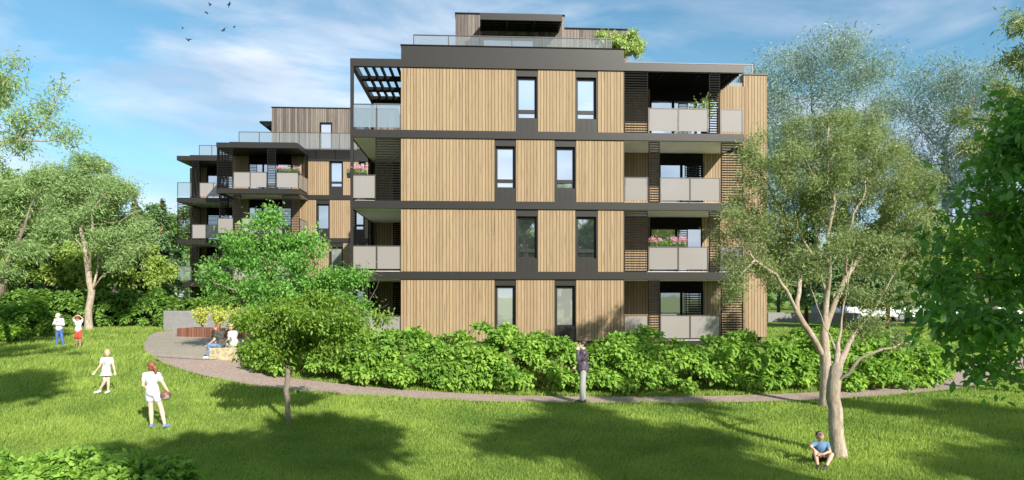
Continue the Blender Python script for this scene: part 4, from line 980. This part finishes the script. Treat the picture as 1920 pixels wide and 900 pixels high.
# ------------------------------------------------------------------ vehicles beyond the lawn
plain('car_white', (.80, .81, .83), .25, 0, .02, 1, 0, .6); plain('tyre', (.02, .02, .02), .8); plain('rim', (.35, .35, .36), .35, .8)
plain('lamp_red', (.4, .02, .02), .3); panemat('car_glass', (.03, .035, .04), .35)
def vehicle(kind, label, px, D, ry, group=None):
    g = gp(px, D); r = empty(kind, g+Vector((0, 0, .02)), label, 'van' if kind == 'van' else 'car', group, ry)
    if kind == 'van': prof = [(-2.5,.35),(-2.55,1.0),(-2.5,2.0),(-2.35,2.12),(1.2,2.12),(1.75,1.95),(2.15,1.25),(2.5,1.05),(2.6,.7),(2.55,.35)]; gl = [((1.25,1.2),(1.25,1.9),(1.62,1.85),(1.98,1.22))]; wx = 1.62; hw = .95; fr = (1.775,1.9,2.13,1.28)
    else: prof = [(-2.1,.32),(-2.15,.75),(-2.05,.95),(-1.75,1.02),(-1.15,1.43),(.25,1.46),(.6,1.4),(1.2,1.0),(1.95,.86),(2.12,.65),(2.1,.32)]; gl = [((-1.45,1.0),(-1.05,1.34),(-.35,1.38),(-.35,1.0)),((-.28,1.0),(-.28,1.38),(.25,1.38),(.95,1.0))]; wx = 1.32; hw = .88; fr = (.64,1.36,1.17,1.02)
    m = MB(); n = len(prof); V = []
    for y, k in ((-hw, 1), (hw, 1)):
        V += [(x, y*(1-.12*max(0, (z-.95))/.5), z) for x, z in prof]
    m.add(V, [tuple(range(n-1, -1, -1)), tuple(range(n, 2*n))]+[(i, (i+1) % n, n+(i+1) % n, n+i) for i in range(n)])
    b = m.build('body', 'car_white', r); bv = b.modifiers.new('edge', 'BEVEL'); bv.width = .05; bv.segments = 3; b.data.shade_smooth()
    for s in (-1, 1):
        for q in gl:
            mm = MB(); f = lambda x, z, d: (x, s*(hw*(1-.12*max(0, (z-.95))/.5)+d), z)
            mm.add([f(x, z, .004) for x, z in q]+[f(x, z, -.02) for x, z in q], [(0,1,2,3),(7,6,5,4),(0,4,5,1),(1,5,6,2),(2,6,7,3),(3,7,4,0)]); mm.build('side_window', 'car_glass', r)
        for x in (-wx, wx*.98):
            t_ = MB().tube([(x, s*(hw-.2), .32), (x, s*(hw+.01), .32)], .32, 20).build('wheel', 'tyre', r); MB().tube([(x, s*(hw-.1), .32), (x, s*(hw+.016), .32)], .2, 14).build('rim', 'rim', t_)
        MB().box(prof[0][0]-.07, prof[0][0]+.06, s*hw*.9-.1, s*hw*.9+.06, .72, .88).build('tail_lamp', 'lamp_red', r)
        MB().box(prof[-1][0]-.12, prof[-1][0]+.04, s*hw*.8-.13, s*hw*.8+.1, .62, .76).build('headlight', 'rim', r)
    mm = MB(); x0, z0, x1, z1 = fr; k0 = hw*.74; mm.add([(x0+.02, -k0, z0), (x0+.02, k0, z0), (x1+.02, k0+.05, z1), (x1+.02, -k0-.05, z1), (x0-.06, -k0, z0-.02), (x0-.06, k0, z0-.02), (x1-.06, k0+.05, z1-.02), (x1-.06, -k0-.05, z1-.02)], [(0,3,2,1),(4,5,6,7),(0,1,5,4),(1,2,6,5),(2,3,7,6),(3,0,4,7)]); mm.build('windscreen', 'car_glass', r)
    return r
CG = 'white vehicles on the road beyond the lawn'
vehicle('van', 'white van seen through the boughs right of the pale trunks', 1634, 53.5, math.pi, CG)
vehicle('parked_car', 'white car right beside the white van, behind rusty conifer trunks', 1708, 53.4, math.pi, CG)
for px, l in ((1790, 'second white car from the van, behind the dark bough'), (1878, 'white car farthest right on the road, behind the dark bough')): vehicle('parked_car', l, px, 53.6, 0 if px > 1800 else math.pi, CG)
oriented_box('garden_wall', gp(1440, 51), gp(1608, 50.2), .25, .75, 'concrete', 'low grey wall at the road, left of the white van', 'wall')

# ------------------------------------------------------------------ birds
plain('feather', (.035, .03, .045), .7)
def bird(px, py, wl, wr, body, label, D=60):
    """wl, wr: wing polylines in pixels from the body, body: direction (px) head points to"""
    c = at(px, py, D); k = D/FOC; r = empty('bird', c, label, 'bird', 'birds in the upper left sky')
    b = Vector((body[0]*k, random.uniform(-.1, .1), -body[1]*k)); m = MB(); m.caps(-b*.8, b*.2, .035, .075, 8, 3).caps(b*.2, b*.75, .075, .05, 8, 3).caps(b*.75, b*1.15, .04, .008, 6, 2)
    tl = -b*1.5; pp = b.cross(Vector((0, 1, 0))).normalized()*.06
    m.add([-b*.7-pp*.4, -b*.7+pp*.4, tl+pp, tl-pp, -b*.7+Vector((0, .02, 0)), tl+Vector((0, .015, 0))], [(0,1,2,3),(0,4,1),(3,2,5),(1,4,5,2),(0,3,5,4)])
    m.build('body', 'feather', r, smooth=True)
    for wg, sy in ((wl, 1), (wr, -1)):
        mm = MB(); ch = [.27, .24, .15, .02][:len(wg)+1] if len(wg) == 3 else [.2, .13, .02]
        pts = [Vector((0, 0, 0))]+[Vector((x*k, sy*.12*(i+1), -y*k)) for i, (x, y) in enumerate(wg)]
        up_ = b.normalized(); V = []
        for p, c_ in zip(pts, ch): V += [p+up_*c_*.45, p+Vector((0, .012*sy, .012)), p-up_*c_*.55, p-Vector((0, .012*sy, .012))]
        Fq = []
        for i in range(len(pts)-1):
            for j in range(4): a = i*4+j; d = i*4+(j+1) % 4; Fq.append((a, d, d+4, a+4))
        e = (len(pts)-1)*4; Fq += [(3, 2, 1, 0), (e, e+1, e+2, e+3)]; mm.add(V, Fq); mm.build('wing', 'feather', r)
bird(393, 8.5, [(-2.5, -2), (-4, -4.5)], [(3, .5), (6.5, 1.5)], (1, 2.6), 'bird seen from below with wings spread wide, left of the topmost bird')
bird(430, 7.5, [(-1.5, 2), (-4, 6)], [(1.5, -1.5), (3.5, -3)], (2.4, -1.2), 'topmost bird with one long wing swept down, top of the flock')
bird(388, 24.5, [(-2.5, -4), (-7, -6)], [(-.5, -1), (-3, .8)], (2.4, 1.2), 'bird with a hooked raised wing, just under the spread winged one')
bird(342.5, 52.5, [(-2, -3), (-5, -7)], [(1.5, .4), (4, 2)], (2, 1), 'bird at the left of the flock with one wing straight up')
bird(418, 57.5, [(-1.5, -2), (-5, -4)], [(4, -3.5), (9.5, -4)], (-2.4, .8), 'bird with both wings raised in a wide V, lower right of the flock')
bird(439, 50.5, [(-2.5, 1), (-5.5, 2)], [(2, -.2), (5, 1)], (1.5, -.5), 'bird gliding with arched wings at the right of the flock')
bird(352.5, 75, [(2.5, -2.5), (6.5, -3.2)], [(-1, -.6), (-3, -.2)], (1, 1.2), 'lowest bird of the flock, small, one wing lifted')
# ------------------------------------------------------------------ grass
n = 780000
Dd = 9.2*np.exp(rng.random(n)*math.log(44/9.2)); Xx = rng.uniform(-1, 1, n)*(.86*Dd+1.2)
ok = ~(inpoly(Xx, Dd, PATHPOLY) | inpoly(Xx, Dd, PLAZA))
ok &= ~((Xx > -9) & (Xx < 11.5) & (Dd > 22.5)) & (rng.random(n) < np.clip(.35+.65*(26-Dd)/14, .3, 1))
Xx, Dd = Xx[ok], Dd[ok]; n = len(Xx)
Zg = np.concatenate([zt(Xx[i:i+60000], Dd[i:i+60000]) for i in range(0, n, 60000)])
clm = np.clip(.5+.3*np.sin(Xx*2.1+np.sin(Dd*1.7))*np.sin(Dd*2.6+np.sin(Xx*1.3)*1.5)+.3*np.sin(Xx*.55+1.3*np.sin(Dd*.43+1))*np.sin(Dd*.7+Xx*.21), 0, 1)
h = (.05+.075*clm**2)*rng.uniform(.6, 1.35, n)*np.clip(Dd/14, .95, 1.5)
az = rng.uniform(0, 2*math.pi, n)+0; wd_ = .0062*np.clip(Dd/11, 1, 3)*rng.uniform(.7, 1.3, n)
lean = rng.uniform(.15, .8, n)*h; la = rng.normal(.6, 1.3, n)
px_, py_ = np.cos(az)*wd_, np.sin(az)*wd_; lx, ly = np.cos(la)*lean, np.sin(la)*lean
b = np.stack([Xx, Dd, Zg-.01], 1); V = np.stack([b-np.stack([px_, py_, 0*px_], 1), b+np.stack([px_, py_, 0*px_], 1),
    b+np.stack([lx*.35+px_*.7, ly*.35+py_*.7, h*.6], 1), b+np.stack([lx*.35-px_*.7, ly*.35-py_*.7, h*.6], 1), b+np.stack([lx, ly, h], 1)], 1).reshape(-1, 3)
k = np.arange(n)[:, None]*5
F = np.concatenate([k+np.array([0, 1, 2]), k+np.array([0, 2, 3]), k+np.array([3, 2, 4])], 1).reshape(-1, 3)
tint = np.repeat(np.clip(.4*rng.random(n)+.45*clm+.3*rng.random(n)**3, 0, 1), 3)
tag(link('grass', np_mesh('grass', V, F, tint), 'grass_blade'), 'short uneven lawn grass', 'grass', kind='stuff')

# ------------------------------------------------------------------ people
plain('skin', (.56, .335, .24), .5, 0, .05, 8); plain('skin_fair', (.66, .44, .34), .5, 0, .05, 8)
plain('hair_dark', (.035, .022, .016), .5, 0, .3, 30); plain('hair_brown', (.12, .055, .028), .5, 0, .3, 30); plain('hair_auburn', (.24, .095, .045), .5, 0, .3, 30)
plain('hair_blond', (.50, .34, .18), .5, 0, .2, 30); plain('hair_ash', (.55, .50, .50), .5, 0, .2, 30)
plain('cloth_white', (.66, .65, .66), .85, 0, .06, 20, .1); plain('cloth_lilac', (.50, .50, .62), .85, 0, .06, 20, .1)
plain('cloth_red', (.60, .075, .05), .85, 0, .1, 20, .1); plain('denim', (.075, .16, .40), .85, 0, .3, 14, .1); plain('denim_faded', (.17, .27, .45), .85, 0, .5, 16, .1)
plain('cloth_skirt', (.55, .56, .60), .85, 0, .2, 25, .1); plain('cloth_pale', (.36, .355, .335), .85, 0, .12, 14, .1); plain('leather', (.10, .078, .105), .42, 0, .5, 12, .25)
plain('camouflage', (.085, .085, .075), .85, 0, 1.0, 11, .1); plain('cloth_teal', (.12, .23, .38), .85, 0, .25, 9, .1)
plain('shoe_dark', (.03, .03, .035), .5); plain('shoe_white', (.75, .75, .76), .6); plain('shoe_blue', (.16, .22, .36), .6)
plain('eye_dark', (.03, .02, .02), .2); plain('lips', (.45, .15, .13), .5); plain('print_pink', (.60, .33, .50), .85); plain('print_tan', (.62, .36, .22), .85)
def V3(*a): return Vector(a)
def remesh(o, vox):
    md = o.modifiers.new('skin', 'REMESH'); md.mode = 'VOXEL'; md.voxel_size = vox; md.use_smooth_shade = True
    sm = o.modifiers.new('smooth', 'SMOOTH'); sm.factor = .5; sm.iterations = 4
def hand(m, w, d, nrm, L, curl=.5):
    """palm and five fingers at wrist w along d; nrm: back of the hand"""
    d = d.normalized(); nrm = (nrm-d*nrm.dot(d)).normalized(); s = d.cross(nrm)
    M = Matrix((s, d, nrm)).transposed(); m.ell(w+d*L*.26, (L*.21, L*.30, L*.10), M, 10, 7)
    for i, f in enumerate((.40, .46, .43, .34)):
        b = w+d*L*.5+s*L*(i-1.5)*.115; d1 = (d-nrm*curl*.6).normalized(); d2 = (d-nrm*curl*1.7).normalized(); mid = b+d1*L*f*.5
        m.caps(b-d*L*.08, mid, L*.055, L*.050, 6, 2); m.caps(mid, mid+d2*L*f*.5, L*.050, L*.040, 6, 2)
    b = w+d*L*.15-s*L*.17; m.caps(b, b+(d*.75-s*.65-nrm*.25).normalized()*L*.24, L*.07, L*.06, 6, 2)
    t_ = b+(d*.75-s*.65-nrm*.25).normalized()*L*.24; m.caps(t_, t_+(d-s*.15-nrm*.4).normalized()*L*.2, L*.058, L*.045, 6, 2)
def person(p, H, label, J, yaw, face, top, bottom, hair, shoes, skin='skin', kid=0.0, sleeve='short', leg='long', jacket=False, fem=False, hatlike=False, extra=None, group=None, pelvis_yaw=None):
    """p feet point; J joints in units of H (x right as seen, y away, z up); yaw: body heading, 0 faces the viewer, + turns to the right as seen; face: head direction"""
    r = empty('person', p, label, 'person', group)
    j = {k: Vector(v)*H for k, v in J.items() if len(v) == 3}
    T = Matrix.Rotation(yaw, 3, 'Z'); hs = 1+.22*kid; S = 1-.06*kid
    fd = Vector(face).normalized(); up = V3(0, 0, 1); side = fd.cross(up).normalized(); hu = side.cross(fd).normalized()
    HM = Matrix((side, -fd, hu)).transposed()                         # head axes: x side, y back, z up
    ch, pe, nk, hd = j['chest'], j['pel'], j['neck'], j['head']
    ax = (ch-pe).normalized(); sx = T @ V3(1, 0, 0); sx = (sx-ax*sx.dot(ax)).normalized(); bk = ax.cross(sx)
    TM = Matrix((sx, bk, ax)).transposed()
    sw = (j['shB']-j['shA']).length/2
    m = MB()
    def head_(m, g=0.0):
        m.ell(hd+HM @ V3(0, .006*H, .012*H)*hs, (.047*H*hs+g, .058*H*hs+g, .055*H*hs+g), HM, 16, 12)
        m.ell(hd+HM @ V3(0, -.012*H, -.022*H)*hs, (.038*H*hs+g, .043*H*hs+g, .045*H*hs+g), HM, 14, 10)
    head_(m)
    m.caps(hd+HM @ V3(0, -.052*H, .006*H)*hs, hd+HM @ V3(0, -.063*H, -.012*H)*hs, .006*H*hs, .010*H*hs, 8, 3)
    for q in (-1, 1): m.ell(hd+HM @ V3(q*.047*H, .004*H, -.006*H)*hs, (.006*H*hs, .011*H*hs, .017*H*hs), HM, 8, 6)
    m.caps(nk-V3(0, 0, .02*H), hd+HM @ V3(0, .012*H, -.03*H), .031*H*S, .029*H*S)
    def torso(m, g):
        m.ell(ch+ax*.02*H, (sw*.92+g, .062*H+g, .105*H+g), TM); m.ell((ch*.45+pe*.55), ((.070 if fem else .078)*H*S+g, .056*H+g, .11*H+g), TM)
        m.caps(j['shA'], j['shB'], .034*H*S+g, .034*H*S+g); m.caps(nk-ax*.045*H, nk-ax*.02*H, .05*H+g, .034*H+g)
    def hips(m, g):
        m.ell(pe, ((.088 if fem else .082)*H*S+g, .064*H+g, .072*H+g), TM)
    torso(m, 0); hips(m, 0)
    for s in 'AB':
        m.caps(j['sh'+s], j['el'+s], .030*H*S, .023*H*S); m.caps(j['el'+s], j['wr'+s], .023*H*S, .0155*H*S)
        m.caps(j['hp'+s], j['kn'+s], .050*H*S, .034*H*S); m.caps(j['kn'+s], j['kn'+s].lerp(j['an'+s], .3), .034*H*S, .036*H*S); m.caps(j['kn'+s].lerp(j['an'+s], .3), j['an'+s], .036*H*S, .021*H*S)
        m.caps(j['an'+s]-V3(0, 0, .012*H), j['to'+s], .024*H, .017*H)
        wr = j['wr'+s]; d = (j['ha'+s]*1.0-wr) if 'ha'+s in j else (wr-j['el'+s])
        hand(m, wr, d, (bk if 'nr'+s not in j else j['nr'+s]), .105*H, J.get('cu'+s, (.5,))[0])
    vox = H*.0042
    b = m.build('body', skin, r); remesh(b, vox)
    # face
    for q in (-1, 1):
        MB().ell(hd+HM @ V3(q*.019*H, -.047*H, .004*H)*hs, (.0075*H*hs, .006*H*hs, .005*H*hs), HM, 8, 6).build('eye', 'eye_dark', r, smooth=True)
    MB().ell(hd+HM @ V3(0, -.053*H, -.034*H)*hs, (.014*H*hs, .005*H*hs, .0045*H*hs), HM, 8, 6).build('mouth', 'lips', r, smooth=True)
    # hair
    m = MB(); g = .008*H
    m.ell(hd+HM @ V3(0, .014*H, .020*H)*hs, (.049*H*hs+g*.5, .056*H*hs+g*.6, .054*H*hs+g), HM, 16, 12)
    if hair[1] in ('long', 'tail', 'bun', 'bob'): m.ell(hd+HM @ V3(0, .022*H, -.012*H)*hs, (.050*H*hs, .042*H*hs, .05*H*hs), HM, 14, 10)
    if hair[1] == 'long':
        for q in (-.8, -.3, .3, .8): m.caps(hd+HM @ V3(q*.045*H, .03*H, 0)*hs, hd+HM @ V3(q*.06*H, .035*H, -.11*H)*hs, .026*H, .018*H)
    if hair[1] == 'tail':
        a = hd+HM @ V3(0, .062*H, .02*H)*hs; m.caps(a, a+V3(.03*H, .015*H, -.05*H), .02*H, .036*H); m.caps(a+V3(.03*H, .015*H, -.05*H), a+V3(.045*H, 0, -.125*H), .038*H, .016*H)
    if hair[1] == 'bun': m.ell(hd+HM @ V3(0, .06*H, .035*H)*hs, (.028*H,)*3)
    hb = m.build('hair', hair[0], r); remesh(hb, vox)
    # clothes
    m = MB(); g = .011*H+(.006*H if jacket else 0); torso(m, g)
    if top[1] == 'over': m.caps(ch*.35+pe*.65, pe+ax*.015*H, .082*H*S+g, .088*H*S+g); 
    for s in 'AB':
        if sleeve == 'short': m.caps(j['sh'+s], j['sh'+s].lerp(j['el'+s], .52), .036*H*S+g*.4, .033*H*S+g*.5)
        else: m.caps(j['sh'+s], j['el'+s], .036*H*S+g*.5, .030*H*S+g*.5); m.caps(j['el'+s], j['el'+s].lerp(j['wr'+s], .93), .030*H*S+g*.5, .022*H*S+g*.4)
    o = m.build('jacket' if jacket else 'shirt', top[0], r); remesh(o, vox)
    m = MB(); g = .010*H; hips(m, g)
    if leg == 'skirt':
        for i in range(3):
            z0 = .02-.042*i; rr = (.088+.017*i)*H; c = pe+V3(0, 0, z0*H); pts = 26
            for a, bb, rz_ in ((.012, -.034, 1.0),):
                ring = [V3(math.cos(t_*2*math.pi/pts), math.sin(t_*2*math.pi/pts)*.8, 0) for t_ in range(pts)]
                Vv = [c+q*rr*.86+V3(0, 0, a*H) for q in ring]+[c+q*rr*(1.08+.07*(t_ % 2))+V3(0, 0, bb*H) for t_, q in enumerate(ring)]
                m.add(Vv, [(t_, (t_+1) % pts, pts+(t_+1) % pts, pts+t_) for t_ in range(pts)]+[tuple(range(pts)), tuple(range(2*pts-1, pts-1, -1))])
        o = m.build('skirt', bottom, r)
    else:
        for s in 'AB':
            h_, k_, a_ = j['hp'+s], j['kn'+s], j['an'+s]
            if leg == 'long': m.caps(h_, k_, .053*H*S+g*.5, .038*H*S+g*.5); m.caps(k_, a_+(k_-a_).normalized()*.02*H, .039*H*S+g*.5, .030*H+g*.5)
            elif leg == 'knee': m.caps(h_, h_.lerp(k_, .92), .056*H*S+g*.8, .052*H*S+g)
            else: m.caps(h_, h_.lerp(k_, .38), .056*H*S+g*.7, .054*H*S+g*.8)
        o = m.build('trousers' if leg == 'long' else 'shorts', bottom, r); remesh(o, vox)
    if shoes:
        for s in 'AB':
            m = MB(); t_ = j['to'+s]; a_ = j['an'+s]; hl = a_-V3(0, 0, .018*H)-(t_-a_)*.18; m.caps(hl, t_, .029*H, .023*H); m.caps(hl.lerp(a_, .5), a_, .027*H, .027*H)
            o = m.build('shoe', shoes, r); remesh(o, vox)
    if extra: extra(r, j, H, TM, ch, g)
    return r
def stand(**k):
    b = dict(pel=(0,0,.53), chest=(0,0,.72), neck=(0,0,.835), head=(0,-.01,.925), shA=(-.10,0,.80), shB=(.10,0,.80), elA=(-.125,.01,.635), elB=(.125,.01,.635), wrA=(-.13,-.03,.49), wrB=(.13,-.03,.49),
             hpA=(-.048,0,.51), hpB=(.048,0,.51), knA=(-.055,-.01,.285), knB=(.055,-.01,.285), anA=(-.06,.01,.042), anB=(.06,.01,.042), toA=(-.07,-.09,.018), toB=(.07,-.09,.018)); b.update(k); return b
# the man on the path, in profile, hand at his chin
person(gp(1093, 18.2)+V3(0, 0, .02), 1.78, 'man in a dark leather jacket standing on the path with a hand at his chin',
       stand(pel=(0,0,.53), chest=(.008,0,.72), neck=(.0,0,.835), head=(-.012,0,.925), shA=(0,-.10,.80), shB=(.012,.10,.80), elA=(-.085,-.115,.695), wrA=(-.085,-.05,.835), haA=(-.075,-.02,.90), cuA=(1.3,), nrA=(0,-1,0), elB=(.0,.12,.64), wrB=(-.075,.04,.56), haB=(-.13,.0,.55),
             hpA=(0,-.046,.51), hpB=(0,.046,.51), knA=(-.02,-.05,.285), knB=(.01,.05,.285), anA=(-.022,-.05,.042), anB=(.02,.055,.042), toA=(-.115,-.055,.018), toB=(-.07,.07,.018)),
       -math.pi/2, (-1, -.08, .05), ('leather', 'over'), 'cloth_pale', ('hair_dark', 'short'), 'shoe_dark', 'skin_fair', 0, 'long', 'long', True)
# girl seen from behind with the ball
gb = gp(290, 14.3)+V3(0, 0, .02)
person(gb, 1.47, 'ponytailed girl in white seen from behind, holding a ball at her hip',
       stand(pel=(-.03,0,.53), chest=(-.045,0,.72), neck=(-.05,0,.83), head=(-.055,.0,.92), shA=(-.145,.0,.795), shB=(.05,.0,.795), elA=(-.165,-.02,.64), wrA=(-.13,.07,.55), elB=(.125,.02,.655), wrB=(.185,.03,.545), haB=(.175,.02,.48), nrB=(1,0,.2), cuB=(.9,),
             hpA=(-.08,0,.51), hpB=(.02,0,.51), knA=(-.055,0,.285), knB=(.095,.01,.29), anA=(-.035,-.02,.042), anB=(.165,-.02,.042), toA=(-.03,.07,.018), toB=(.20,.05,.018)),
       math.pi, (-.75, .6, -.05), ('cloth_white', 'over'), 'cloth_lilac', ('hair_auburn', 'tail'), 'shoe_blue', 'skin_fair', .45, 'short', 'short', fem=True)
m, t = newmat('ball_leather'); c = t.n('ShaderNodeTexCoord'); v = t.n('ShaderNodeTexVoronoi', {'Vector': c.outputs['Object'], 'Scale': 9.0})
s = t.n('ShaderNodeSeparateColor', {0: v.outputs['Color']}); out(t, t.n('ShaderNodeBsdfPrincipled', {'Base Color': t.mix(t.ramp(s.outputs[0], [(.45, 0.), (.5, 1.)]), (.16, .075, .05), (.36, .28, .24)), 'Roughness': .5}).outputs[0])
o = MB().ell((0, 0, 0), (.115,)*3, None, 24, 16).build('ball', 'ball_leather', None, smooth=True); o.location = gb+V3(.155*1.47, .03, .485*1.47); tag(o, 'brown and cream ball held at the hip of the ponytailed girl', 'ball')
# little girl in white
def heart(r, j, H, TM, ch, g):
    m = MB(); c = ch+TM @ V3(0, -.074*H, .01*H)
    for q in (-1, 1): m.ell(c+TM @ V3(q*.016*H, 0, .012*H), (.022*H, .006*H, .022*H), TM, 10, 7)
    m.ell(c+TM @ V3(0, 0, -.012*H), (.02*H, .006*H, .024*H), TM, 10, 7); m.build('shirt_print', 'print_pink', r, smooth=True)
person(gp(199, 17.6)+V3(0, 0, .02), 1.22, 'small fair haired girl in a tiered white skirt stepping across the lawn',
       stand(pel=(.0,0,.50), chest=(.015,0,.68), neck=(.02,0,.80), head=(.03,-.01,.905), shA=(-.085,0,.765), shB=(.12,0,.765), elA=(-.13,-.01,.62), wrA=(-.21,-.04,.50), elB=(.165,.0,.62), wrB=(.215,-.03,.49),
             hpA=(-.045,0,.48), hpB=(.045,0,.48), knA=(.0,-.05,.27), knB=(.05,0,.27), anA=(-.13,-.04,.06), anB=(.03,.03,.04), toA=(-.20,-.09,.025), toB=(.03,-.06,.018)),
       .1, (.35, -1, -.02), ('cloth_white', 'over'), 'cloth_skirt', ('hair_blond', 'bob'), 'shoe_white', 'skin_fair', 1.0, 'short', 'skirt', fem=True, extra=heart)
# two boys at the back of the lawn
def band(r, j, H, TM, ch, g):
    m = MB(); m.ell(ch+TM @ V3(0, -.076*H, .03*H), (.055*H, .012*H, .022*H), TM, 10, 7); m.build('shirt_print', 'print_tan', r, smooth=True)
person(gp(111, 26)+V3(0, 0, .03), 1.36, 'boy in a white jumper and blue jeans with folded arms on the left lawn',
       stand(head=(-.04,-.01,.91), neck=(-.015,0,.82), elA=(-.14,-.04,.66), wrA=(.02,-.10,.655), elB=(.15,-.03,.65), wrB=(-.01,-.105,.685), hpA=(-.05,0,.5), knA=(-.07,0,.285), anA=(-.075,0,.042), toA=(-.09,-.09,.018), knB=(.085,-.01,.285), anB=(.125,0,.042), toB=(.15,-.09,.018)),
       0, (-.25, -1, 0), ('cloth_white', 'over'), 'denim', ('hair_ash', 'short'), 'shoe_blue', 'skin_fair', .7, 'long', 'long', extra=band)
person(gp(147, 25.6)+V3(0, 0, .03), 1.27, 'boy in a white shirt and red shorts holding both arms over his dark head',
       stand(head=(.0,-.03,.885), neck=(0,0,.81), elA=(-.155,-.02,.90), wrA=(-.06,-.03,.985), haA=(.0,-.03,1.0), elB=(.155,-.02,.90), wrB=(.06,-.03,.985), haB=(.0,-.03,.99), anA=(-.05,0,.042), anB=(.055,0,.042)),
       0, (.1, -1, -.75), ('cloth_white', 'over'), 'cloth_red', ('hair_brown', 'bob'), None, 'skin', .7, 'short', 'knee')
# boy sitting by the trunk
D = 12.6; g = gp(1534, D)
person(g+V3(0, 0, .0), 1.25, 'boy in a blue T-shirt sitting on the grass by the pale trunk',
       dict(pel=(.045,.06,.085), chest=(.035,.0,.245), neck=(.035,-.01,.355), head=(.025,-.015,.445), shA=(-.06,-.01,.325), shB=(.13,-.01,.315), elA=(-.17,-.11,.30), elB=(.12,-.14,.235), wrA=(-.085,-.20,.215), wrB=(-.03,-.21,.205), haA=(-.02,-.23,.19), haB=(-.12,-.22,.20),
            hpA=(-.01,.03,.08), hpB=(.10,.03,.08), knA=(-.125,-.16,.235), knB=(.115,-.20,.20), anA=(-.125,-.25,.04), anB=(-.02,-.30,.045), toA=(-.15,-.32,.02), toB=(-.10,-.34,.02)),
       -.1, (-.12, -.8, .75), ('cloth_teal', 'in'), 'shoe_dark', ('hair_dark', 'short'), 'shoe_dark', 'skin', .75, 'short', 'short')
# two women on the stone block
sit = sb+V3(0, 0, .40)
person(sb+V3(-.10, -.22, .02), 1.66, 'brown haired woman in a dark T-shirt and blue jeans sitting on the stone block',
       dict(pel=(.06,.10,.275), chest=(.045,.10,.46), neck=(.02,.09,.575), head=(-.015,.07,.66), shA=(.0,.0,.545), shB=(.07,.18,.545), elA=(-.03,-.03,.40), elB=(.0,.18,.40), wrA=(-.15,.0,.315), wrB=(-.13,.14,.31),
            hpA=(.05,.05,.265), hpB=(.06,.14,.265), knA=(-.165,.02,.285), knB=(-.155,.13,.285), anA=(-.185,.02,.042), anB=(-.12,.13,.055), toA=(-.265,.0,.018), toB=(-.20,.12,.02)),
       -math.pi/2, (-1, -.2, -.05), ('camouflage', 'over'), 'denim_faded', ('hair_auburn', 'long'), 'shoe_white', 'skin_fair', 0, 'short', 'long', fem=True)
person(sb+V3(.26, .06, .02), 1.64, 'fair haired woman in a white top sitting behind her companion on the block',
       dict(pel=(.05,.10,.275), chest=(.04,.10,.46), neck=(.02,.09,.575), head=(-.005,.075,.66), shA=(.0,.0,.545), shB=(.07,.18,.545), elA=(-.015,-.02,.41), elB=(.03,.19,.41), wrA=(-.11,.03,.35), wrB=(-.10,.13,.35),
            hpA=(.05,.05,.265), hpB=(.06,.14,.265), knA=(-.13,.08,.285), knB=(-.11,.19,.285), anA=(-.15,.12,.05), anB=(-.12,.24,.05), toA=(-.21,.13,.02), toB=(-.19,.25,.02)),
       -math.pi/2, (-1, .25, -.05), ('cloth_white', 'over'), 'cloth_pale', ('hair_blond', 'bun'), 'shoe_white', 'skin_fair', 0, 'short', 'long', fem=True)
